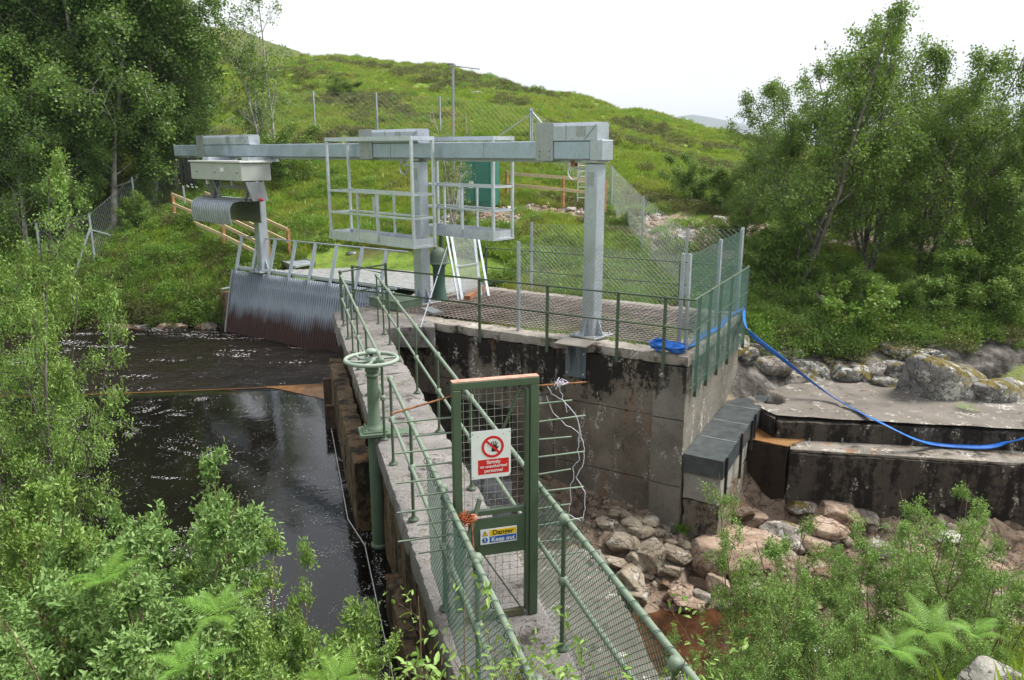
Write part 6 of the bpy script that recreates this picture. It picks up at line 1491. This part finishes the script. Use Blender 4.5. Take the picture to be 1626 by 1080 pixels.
# sprigs in front of the near rails
SPG = make_tree('willow_sprig', 'x', 'bush', 'willow sprigs along the bottom edge', (0, 0, 0), LF_WILLOW, STEM, seed=71, height=.7, nstem=7, limbs=26, first=.15, spread=.36, leafn=420, leaf=.024, sig=.010, subs=3, twigs=2, rad=.0065, kind='fold', stem_spread=.5, droop=-.1, limb_up=1.1)
for i, (px, Y, top, lab, sx) in enumerate([(640, 4.3, 1040, 'willow sprig at the foot of the dam wall, bottom edge', 1.2), (715, 3.7, 1010, 'willow sprig in front of the near left handrail', 1.0), (790, 3.4, 955, 'tall leafy sprig in front of the mesh under the gate', .8), (865, 3.3, 985, 'sprig with reddish stem between the two near handrails', 1.0), (950, 3.3, 1010, 'sprig near the right handrail at the bottom edge', 1.0), (690, 3.2, 1045, 'lowest sprig left of the near handrail', 1.2), (1130, 4.6, 1040, 'sprig right of the near handrail over the rocks', 1.1), (560, 4.4, 1060, 'sprig over the dark water at the bottom edge', 1.2)]):
    t = SPG if i == 0 else dup(SPG); put(t, px, Y, top, rot=i*1.3, base_h=.7, label=lab, sx=sx)
# the big alder on the left
t = make_tree('alder_tree', 'big leafy alder filling the left edge above the pond', 'tree', None, (0, 0, 0), LF_WILLOW, BARK, seed=81, height=5.4, nstem=5, limbs=44, first=.10, spread=.26, leafn=56000, leaf=.040, sig=.045, subs=6, twigs=4, rad=.010, kind='fold', stem_spread=.30, limb_up=.9, lean=.02); put(t, -40, 8.6, 200, base_h=5.2, sx=.68, rot=.6)
t2 = make_tree('alder_tree', 'spreading alder branch group reaching right over the river from the left edge', 'tree', None, (0, 0, 0), LF_WILLOW, BARK, seed=82, height=3.6, nstem=6, limbs=36, first=.15, spread=.28, leafn=20000, leaf=.046, sig=.045, subs=6, twigs=4, rad=.010, kind='fold', stem_spread=.45, limb_up=.7, lean=.35); put(t2, 5, 9.3, 450, base_h=3.2, sx=.55, rot=.1)

# ferns
def frond(L, seed):
    r = np.random.default_rng(seed); V, Fc = [], []; n = 22; off = 0
    mid_ = [np.array([0, t*L*.85, L*(.62*t-.55*t*t*1.0)]) for t in np.linspace(0, 1, n+1)]
    for i in range(2, n):
        f = i/n; pl = L*.26*min(1.0, .35+f*2.2)*(1.04-f)**.75; p = mid_[i]; t_ = nrm(mid_[i+1]-mid_[i])
        for s in (-1, 1):
            d = nrm(np.array([s, 0, 0])+t_*.45+np.array([0, 0, -.15])); w = nrm(np.cross([0, 0, 1.], d)); m = 7
            for k in range(m):
                g_ = (k+.5)/m; q = p+d*pl*g_; ll = pl*.085*(1.15-g_)+.002
                for s2 in (-1, 1):
                    V += [q-d*pl*.062, q+w*s2*ll*1.6+d*pl*.05, q+d*pl*.062]; Fc.append((off, off+1, off+2)); off += 3
    st = []
    for i in range(n):
        a, b = mid_[i], mid_[i+1]; w = np.array([.004*(1.1-i/n), 0, 0])
        V += [a-w, a+w, b+w, b-w]; st.append((off, off+1, off+2, off+3)); off += 4
    me = bpy.data.meshes.new('frond'); me.from_pydata([tuple(v) for v in V], [], Fc+st); me.update(); return me
FR = [frond(1.0, 1), frond(.85, 2)]
for f_ in FR: f_.materials.append(LF_FERN)
def fern(px, Y, top, lab, n=8, L=.8, seed=0, z=None):
    L = L*(.68 if z is None else 1)
    x = Q(px, 500, Y)[0]; zg = gz1(x, Y) if z is None else z
    zt_ = Q(px, top, Y)[2]; zb0 = zt_-L*.42; t = thing('fern', lab, 'fern', (x, Y, max(zg, zb0) if z is None else z), 'ferns'); r = np.random.default_rng(seed+5)
    for k in range(n):
        o = new_obj('frond', FR[k % 2], None, t); o.rotation_euler = (r.uniform(-.1, .45), r.uniform(-.2, .2), 6.28*k/n+r.uniform(-.3, .3)); s_ = L*r.uniform(.8, 1.15); o.scale = (s_,)*3
    return t
for i, a in enumerate([(110, 4.9, 890, 'fern among the willows, highest of the bottom left ferns', 9, .6), (300, 4.4, 945, 'fern with drooping fronds in the middle of the near bank scrub', 7, .5), (230, 3.9, 1030, 'fern at the bottom edge left of the pond', 7, .5), (500, 3.9, 1050, 'pale fern at the bottom edge beside the water', 8, .5),
                       (1545, 4.9, 975, 'bright yellow green fern at the bottom right', 7, .55), (1490, 4.7, 1010, 'smaller bright fern left of the tall bright fern', 7, .42), (1625, 5.2, 985, 'bright fern cut by the right edge', 7, .5)]):
    fern(*a, seed=i)
c = P(1560, 652, -1.95); fern(1560, float(c[1])+.0, 640, 'single young fern on the weir slab at the foot of the big boulder', 6, .42, 30, z=-1.93)
# bright seedling clump below the spur wall
c = hit(1140, 860)
t = make_tree('leafy_plant', 'bright green leafy plant at the foot of the spur wall', 'plant', None, c, LF_BRIGHT, STEM, seed=90, height=.5, nstem=7, limbs=18, first=.1, spread=.45, leafn=900, leaf=.09, sig=.05, subs=3, twigs=2, rad=.01, kind='fold', stem_spread=1.0); t.location = (c[0]+.15, c[1], c[2]); t.scale = (1.3, 1.2, 1.0)
for px, py, s_, lab in ((1155, 858, .9, 'second bright green plant right of the one below the spur wall'), (1035, 882, .35, 'little green plant growing between the pile boulders'), (1085, 850, .5, 'small green tuft at the chamber wall corner')):
    c = hit(px, py); o = dup(t); o.location = c+np.array([0, .1, .05]); o.scale = (s_, s_, s_*.9); o['label'] = lab

# ------------------------------------------------------------------ ground cover (geometry node instances)
def scatter(name, label, src_me, pts, scl, tilt=.2, seed=0):
    n = len(pts); r = np.random.default_rng(seed)
    me = bpy.data.meshes.new(name); me.vertices.add(n); me.vertices.foreach_set('co', np.asarray(pts, np.float32).ravel())
    a = me.attributes.new('rot', 'FLOAT_VECTOR', 'POINT'); a.data.foreach_set('vector', np.c_[r.normal(0, tilt, n), r.normal(0, tilt, n), r.uniform(0, 6.28, n)].astype(np.float32).ravel())
    a = me.attributes.new('scl', 'FLOAT', 'POINT'); a.data.foreach_set('value', np.asarray(scl, np.float32))
    src = bpy.data.objects.new(name+'_clump', src_me)
    ng = bpy.data.node_groups.new(name, 'GeometryNodeTree'); ng.interface.new_socket('Geometry', in_out='INPUT', socket_type='NodeSocketGeometry'); ng.interface.new_socket('Geometry', in_out='OUTPUT', socket_type='NodeSocketGeometry')
    N = ng.nodes; gi, go = N.new('NodeGroupInput'), N.new('NodeGroupOutput'); ip = N.new('GeometryNodeInstanceOnPoints'); oi = N.new('GeometryNodeObjectInfo'); oi.inputs['Object'].default_value = src
    na1 = N.new('GeometryNodeInputNamedAttribute'); na1.data_type = 'FLOAT_VECTOR'; na1.inputs[0].default_value = 'rot'; na2 = N.new('GeometryNodeInputNamedAttribute'); na2.data_type = 'FLOAT'; na2.inputs[0].default_value = 'scl'
    er = N.new('FunctionNodeEulerToRotation'); L = ng.links
    L.new(gi.outputs[0], ip.inputs['Points']); L.new(oi.outputs['Geometry'], ip.inputs['Instance']); L.new(na1.outputs['Attribute'], er.inputs[0]); L.new(er.outputs[0], ip.inputs['Rotation']); L.new(na2.outputs['Attribute'], ip.inputs['Scale']); L.new(ip.outputs[0], go.inputs[0])
    o = new_obj(name, me); md = o.modifiers.new('scatter', 'NODES'); md.node_group = ng; tag(o, label, kind='stuff'); return o
def tuft(seed, n, h, spread, w, m, lean=.5):
    r = np.random.default_rng(seed); V, Fc = [], []
    b = r.normal(0, spread, (n, 2)); a = r.uniform(0, 6.28, n); hh = h*r.uniform(.5, 1.1, n); le = r.uniform(.1, lean, n)*hh
    dx, dy = np.cos(a), np.sin(a); px_, py_ = -dy*w, dx*w; z0 = np.full(n, -.05)
    V = np.stack([np.c_[b[:, 0]-px_, b[:, 1]-py_, z0], np.c_[b[:, 0]+px_, b[:, 1]+py_, z0], np.c_[b[:, 0]+dx*le*.4+px_*.7, b[:, 1]+dy*le*.4+py_*.7, hh*.6], np.c_[b[:, 0]+dx*le, b[:, 1]+dy*le, hh]], 1).reshape(-1, 3)
    k = (np.arange(n)*4)[:, None]; me = np_mesh('tuft', V, np.concatenate([k+np.array([[0, 1, 2]]), k+np.array([[0, 2, 3]])])); me.materials.append(m); return me
def clump(seed, n, R_, hh, leaf, m):
    r = np.random.default_rng(seed); d = nrm_rows(r.normal(0, 1, (n, 3))); d[:, 2] = np.abs(d[:, 2]); rad = r.uniform(.35, 1, n)**.5
    Pp = d*rad[:, None]*np.array([R_, R_, hh])*(1+fbm(d*2.5, 3, seed)[:, None]*.35)
    V, Fc = leaf_quads(Pp, d+r.normal(0, .6, (n, 3)), leaf*r.uniform(.6, 1.2, n), r, wid=.7); me = np_mesh('clump', V, Fc); me.materials.append(m); return me
rg = np.random.default_rng(5)
N0 = 330000
yy = 20+np.abs(rg.uniform(0, 1, N0))**1.5*75; xx = rg.uniform(-1, 1, N0)*(yy*.78+6)
xy = np.c_[xx, yy]
vis = (np.abs(xx) < yy*.74+2)
inch = lambda x, y: (np.dot(np.array([0, 0]), np.array([0, 0])) == 0)
def local(xy): d = xy-Cc; return -(d@e1), d@e2       # chamber coordinates
la, lb = local(xy)
dk = xy-TL; da, db = dk@su, dk@(-sn)
on_deck = (da > .2) & (da < LS+2.2) & (db > -1.2) & (db < 4.4)
onch = (la > -1.2) & (la < LF+.8) & (lb > -1) & (lb < LB+.5)
lowx = ((xy[:, 0] > 4) & (xy[:, 1] < 20.9)) | ((xy[:, 0] > 5.5) & (xy[:, 1] < 26) & (rg.uniform(0, 1, len(xy)) < .75))
pathm = (((xx-6.4)/1.9)**2+((yy-27)/5.2)**2 < 1) | (((xx-2.6)/3.8)**2+((yy-31)/.8)**2 < 1) | (((xx-13.5)/7.5)**2+((yy-29.5)/1.9)**2 < 1) | (((xx+1.4)/2.0)**2+((yy-29.5)/1.4)**2 < 1)
z_ = gz(xy)
ok = vis & ~on_deck & ~onch & ~lowx & ~pathm & (z_ > -1.35)
xy, z_ = xy[ok], z_[ok]; P3 = np.c_[xy, z_]; dd = xy[:, 1]
hz_ = fbm(np.c_[xy*.22, 0*dd], 4, 91); fz = fbm(np.c_[xy*.5, 0*dd], 3, 95)
q = rg.uniform(0, 1, len(xy))
gs = (q < np.clip(24/dd, .25, 1)*.8) & (hz_ < .45)
tf_a, tf_b = tuft(1, 46, .30, .16, .0085, LF_GRASS), tuft(2, 40, .42, .20, .011, LF_GRASS, .8)
idx_ = np.where(gs)[0]
print('grass', len(idx_))
h1_ = idx_[::2]; h2_ = idx_[1::2]
scatter('grass', 'rough green grass covering the hillside and banks', tf_a, P3[h1_], (.62+.005*dd[h1_])*rg.uniform(.6, 1.2, len(h1_)), seed=1)
scatter('grass', 'longer tussocky grass on the hillside and banks', tf_b, P3[h2_], (.50+.004*dd[h2_])*rg.uniform(.5, 1.25, len(h2_)), seed=2)
hs_ = (hz_ > .30) & (q < .09); scatter('heather', 'brown heather patches on the hillside', clump(3, 700, .36, .34, .05, LF_HEATH), P3[hs_], (.7+.008*dd[hs_])*rg.uniform(.5, 1.2, hs_.sum()), seed=3)
us_ = ((fz > .15) & (q > .90) & (dd < 38)) | ((fz > .42) & (q > .96)); scatter('undergrowth', 'low leafy undergrowth on the banks and lower hill', clump(4, 900, .38, .42, .055, LF_BRIGHT), P3[us_], rg.uniform(.4, 1.15, us_.sum())*(.8+.004*dd[us_]), seed=4)
# denser scrub on the left river bank, under the right trees and behind the chamber
pts = []
for cx2, cy2, sx2, sy2, n in ((-12.5, 28.2, 3.6, 1.3, 420), (-14, 26.6, 4.5, .35, 260), (-20, 29.5, 5, 1.6, 300), (10.5, 22.3, 4.5, 1.2, 480), (9.0, 21.0, 3.0, .40, 260), (17, 23, 3, 2, 200), (1.5, 24.3, 2.6, 1.0, 200), (-14, 32, 5, 2.5, 220), (-.5, 26.5, 2.5, 1.5, 90), (4.4, 24.0, .8, 1.8, 60), (14, 27, 5, 2, 200)):
    a = np.c_[rg.normal(cx2, sx2, n), rg.normal(cy2, sy2, n)]; pts.append(a)
pts = np.concatenate(pts); la, lb = local(pts); zp = gz(pts); dk = pts-TL; da, db = dk@su, dk@(-sn)
okp = (zp > np.where(pts[:, 0] < -8, -2.0, -1.55)) & ~((la > -.7) & (la < LF+.8) & (lb > -1) & (lb < LB+.7)) & ~((da > .2) & (da < LS+1.5) & (db > -1) & (db < 4.4))
pts, zp = pts[okp], zp[okp]; k = rg.integers(0, 3, len(pts)); k = np.where((pts[:, 0] > 7), np.where(k == 0, 2, np.where(k == 1, 1, 3)), k)
for kk, (nm, lab, me_) in enumerate((('undergrowth', 'bright leafy undergrowth on the river bank', clump(5, 1000, .42, .42, .060, LF_BRIGHT)), ('undergrowth', 'mid green bramble and fern undergrowth', clump(6, 1100, .45, .45, .055, LF_BIRCH)), ('heather', 'dark heathery undergrowth below the trees', clump(7, 1000, .42, .34, .045, LF_HEATH)), ('undergrowth', 'dark green undergrowth below the right trees', clump(8, 1100, .45, .42, .05, LF_DARK)))):
    s_ = k == kk; scatter(nm, lab, me_, np.c_[pts[s_], zp[s_]], rg.uniform(.45, 1.25, s_.sum()), seed=10+kk)
# near bank ground cover
N1 = 5200; xy = np.c_[rg.uniform(-9, 9, N1), rg.uniform(2.2, 11, N1)]; z_ = gz(xy); rel = (xy-W0)@WN; okn = (((rel < -1.0) & (z_ > -1.7)) | ((rel > 1.6) & (z_ > -2.6) & (xy[:, 0] > 3.2))) & (xy[:, 1] > 2.5)
xy, z_ = xy[okn], z_[okn]; k = rg.uniform(0, 1, len(xy))
s_ = k < .6; scatter('grass', 'long grass on the near bank under the willows', tuft(9, 40, .38, .12, .004, LF_GRASS, .8), np.c_[xy[s_], z_[s_]], rg.uniform(.5, 1.2, s_.sum()), seed=21)
s_ = k > .72; scatter('undergrowth', 'leafy undergrowth on the near bank', clump(10, 420, .30, .34, .045, LF_WILLOW), np.c_[xy[s_], z_[s_]], rg.uniform(.5, 1.1, s_.sum()), seed=22)
# stones on the path and stony bank
N2 = 16000; xy = np.c_[rg.uniform(-4, 22, N2), rg.uniform(22, 34, N2)]; xx, yy = xy.T
wv_ = fbm(np.c_[xy*.6, 0*xx], 3, 99)*.5
inp = (((xx-6.4)/2.0)**2+((yy-27)/5.5)**2+wv_ < 1) | (((xx-2.6)/4.2)**2+((yy-31)/1.0)**2+wv_ < 1) | (((xx-13.5)/8)**2+((yy-29.5)/2.2)**2+wv_ < 1) | (((xx+1.4)/2.2)**2+((yy-29.5)/1.6)**2+wv_ < 1)
xy = xy[inp]; gm = rock_mesh('stone', 160, hi=False); gm.materials.append(RK_PINK); gm2 = rock_mesh('stone', 161, hi=False); gm2.materials.append(RK_WHT)
z_ = gz(xy); n3 = len(xy)*2//3
scatter('gravel', 'pinkish loose stones on the path and stony bank', gm, np.c_[xy[:n3], z_[:n3]], .02+.10*rg.uniform(0, 1, n3)**4, seed=31)
scatter('gravel', 'pale loose stones on the path and stony bank', gm2, np.c_[xy[n3:], z_[n3:]], .02+.14*rg.uniform(0, 1, len(xy)-n3)**5, seed=32)
# pebbles among the rocks below the chamber
N4 = 2600; xy = np.c_[rg.uniform(.4, 10, N4), rg.uniform(8, 15.6, N4)]; z_ = gz(xy); okp = z_ > -4.42; xy, z_ = xy[okp], z_[okp]
gm3 = rock_mesh('stone', 162, hi=False); gm3.materials.append(RK_PILE); scatter('gravel', 'brown pebbles between the rocks below the chamber', gm3, np.c_[xy, z_], .02+.13*rg.uniform(0, 1, len(xy))**4, seed=33)

# ------------------------------------------------------------------ things on the far side
cb = hit(762, 323); cb = np.array([Q(762, 322, 31.5)[0], 31.5, Q(762, 322, 31.5)[2]])
t = thing('equipment_cabinet', 'teal green steel equipment cabinet standing behind the farther cage', 'cabinet', cb)
ax = nrm([.93, -.36, 0]); ay = np.array([.36, .93, 0])
cbz = cb[2]-.1
MB().bx(cb+up*.95-up*.1, ax, ay, up, .66, .45, .96, .01).build('body', TEAL, t)
MB().bx(cb+up*1.84, ax, ay, up, .72, .51, .035, .01).build('roof', m_plain('teal_roof', (.07, .30, .24), .5, 0, .1), t)
for q in (-.34, .30): MB().bx(cb+ax*q-ay*.458+up*.9, ax, ay, up, .29 if q < 0 else .31, .012, .82, .004).build('door', m_plain('teal_door', (.04, .185, .145), .4, 0, .08), t)
MB().bx(cb+ax*-.16-ay*.475+up*.72, ax, ay, up, .10, .01, .13).build('notice_plate', WHITE, t)
MB().bx(cb+ax*.03-ay*.48+up*.95, ax, ay, up, .015, .02, .10).build('handle', GALVD, t)
# antenna
ab = Q(720, 285, 33.5); at_ = Q(719, 104, 33.5)
t = thing('antenna_mast', 'tall thin steel mast with a yagi antenna, behind the rowan', 'antenna', ab)
MB().tube([ab, at_], .055, 8).build('mast', GALVD, t)
y0_, y1_ = Q(714, 104, 33.4), Q(762, 110, 33.2)
o = MB().tube([y0_, y1_], .022, 6).build('boom', GALVD, t)
for f in np.linspace(.15, .98, 8): p = y0_*(1-f)+y1_*f; MB().tube([p-up*.0-np.array([0, .25, .0]), p+np.array([.0, .25, .09])], .010, 4).build('element', GALVD, o)
# perimeter fence on the hillside
def tp(px, py, Y, h): a = Q(px, py, Y); return a
hl = [(405, 158, 41), (497, 145, 42), (597, 147, 42.5), (698, 153, 42), (842, 171, 40)]
tops = [Q(*q) for q in hl]; bases = [np.array([p[0], p[1], min(gz1(p[0], p[1]), p[2]-1.2)]) for p in tops]
fence('hillside_fence', 'grey mesh fence with five thin posts running across the hillside', tops, 2.2, bases=bases, step=.32, r=.0035, mat=WMESH, pw=.075, braces=[(tops[-1]-up*.3, bases[-1]+np.array([-1.7, 0, .3])), (tops[-1]-up*.1, bases[-1]+np.array([1.2, -1.6, .2]))], rows=2)
hl = [(845, 172, 39.8), (905, 215, 36.5), (972, 263, 33), (1022, 312, 26), (1092, 362, 21.2)]
tops = [Q(*q) for q in hl]; bases = [np.array([p[0], p[1], min(gz1(p[0], p[1]), p[2]-1.2)]) for p in tops]
fence('slope_fence', 'grey mesh fence stepping down the slope behind the right column', tops, 2.2, bases=bases, step=.22, r=.0035, pw=.06, rows=3)
hl = [(57, 354, 28.5), (141, 339, 29), (209, 281, 32.5), (300, 228, 37), (403, 162, 41)]
tops = [Q(*q) for q in hl]; bases = [np.array([p[0], p[1], min(gz1(p[0], p[1]), p[2]-1.2)]) for p in tops]
fence('river_fence', 'grey mesh fence climbing the left bank below the wood, one post braced', tops, 2.1, bases=bases, step=.22, r=.004, pw=.065, rows=3, braces=[(tops[1]-up*.5, Q(114, 448, 28.0)), (tops[1]-up*.6, Q(172, 372, 30))])
# timber fences
def timber(label, posts, rails=(.95, .50), h=1.05, name='timber_fence'):
    t = thing(name, label, 'fence', posts[0]); 
    for p in posts: MB().bar(p-up*.2, p+up*h, .10, .10, UX).build('post', WOODP, t)
    for z in rails:
        for a, b in zip(posts, posts[1:]): MB().bar(a+up*z+np.array([0, -.07, 0]), b+up*z+np.array([0, -.07, 0]), .04, .12).build('rail', WOOD, t)
rp_ = [Q(805, 311, 33), Q(816, 312, 32.6), Q(894, 320, 31.2), Q(960, 328, 30.4)]
timber('pale timber post and rail fence right of the teal cabinet', [rp_[0], rp_[2], rp_[3]], (.92, .46), 1.0)
lp_ = [Q(278, 348, 31.5), Q(356, 383, 28.9), Q(428, 420, 27.0)]
timber('pale timber handrail descending the left bank to the deck', lp_, (.98, .60, .22), 1.0)
lp_ = [Q(330, 344, 33), Q(395, 375, 30.5), Q(460, 408, 28)]
timber('second timber handrail on the far side of the ramp', lp_, (.98, .55), 1.0)
# ladder
lb_ = Q(917, 320, 31.8); t = thing('ladder', 'pale ladder standing on end left of the right column, behind the timber fence', 'ladder', lb_)
for q in (0, .42): MB().bar(lb_+np.array([q, 0, 0]), lb_+np.array([q, 0, 1.75]), .09 if q == 0 else .05, .05).build('stile', GALVL, t)
for k in range(8): MB().bar(lb_+np.array([0, 0, .15+.21*k]), lb_+np.array([.42, 0, .15+.21*k]), .035, .035).build('rung', WHITE, t)
# mushroom bollard on the grass behind the deck, retaining edge
c = P(561, 418, .0); c = Q(561, 418, 28.3); t = thing('bollard', 'small dark cast iron vent on the grass beyond the deck', 'vent', c)
MB().lathe(c, [(.22, 0), (.16, .05), (.10, .12), (.10, .28)], 14).build('stem', MACHD, t); MB().lathe(c+up*.28, [(.12, 0), (.24, .02), (.24, .10), (.10, .16)], 14).build('cap', MACHD, t)

hz = MB().box((-5200, -400, -90), (5200, 5300, 200)).build('haze', None); tag(hz, kind='stuff')
hm = bpy.data.materials.new('haze'); hm.use_nodes = True; hn = hm.node_tree; hn.nodes.clear()
ho = hn.nodes.new('ShaderNodeOutputMaterial'); pv = hn.nodes.new('ShaderNodeVolumePrincipled'); pv.inputs['Color'].default_value = (.80, .88, 1.0, 1); pv.inputs['Density'].default_value = .00022
hn.links.new(pv.outputs[0], ho.inputs['Volume']); hz.data.materials.append(hm)
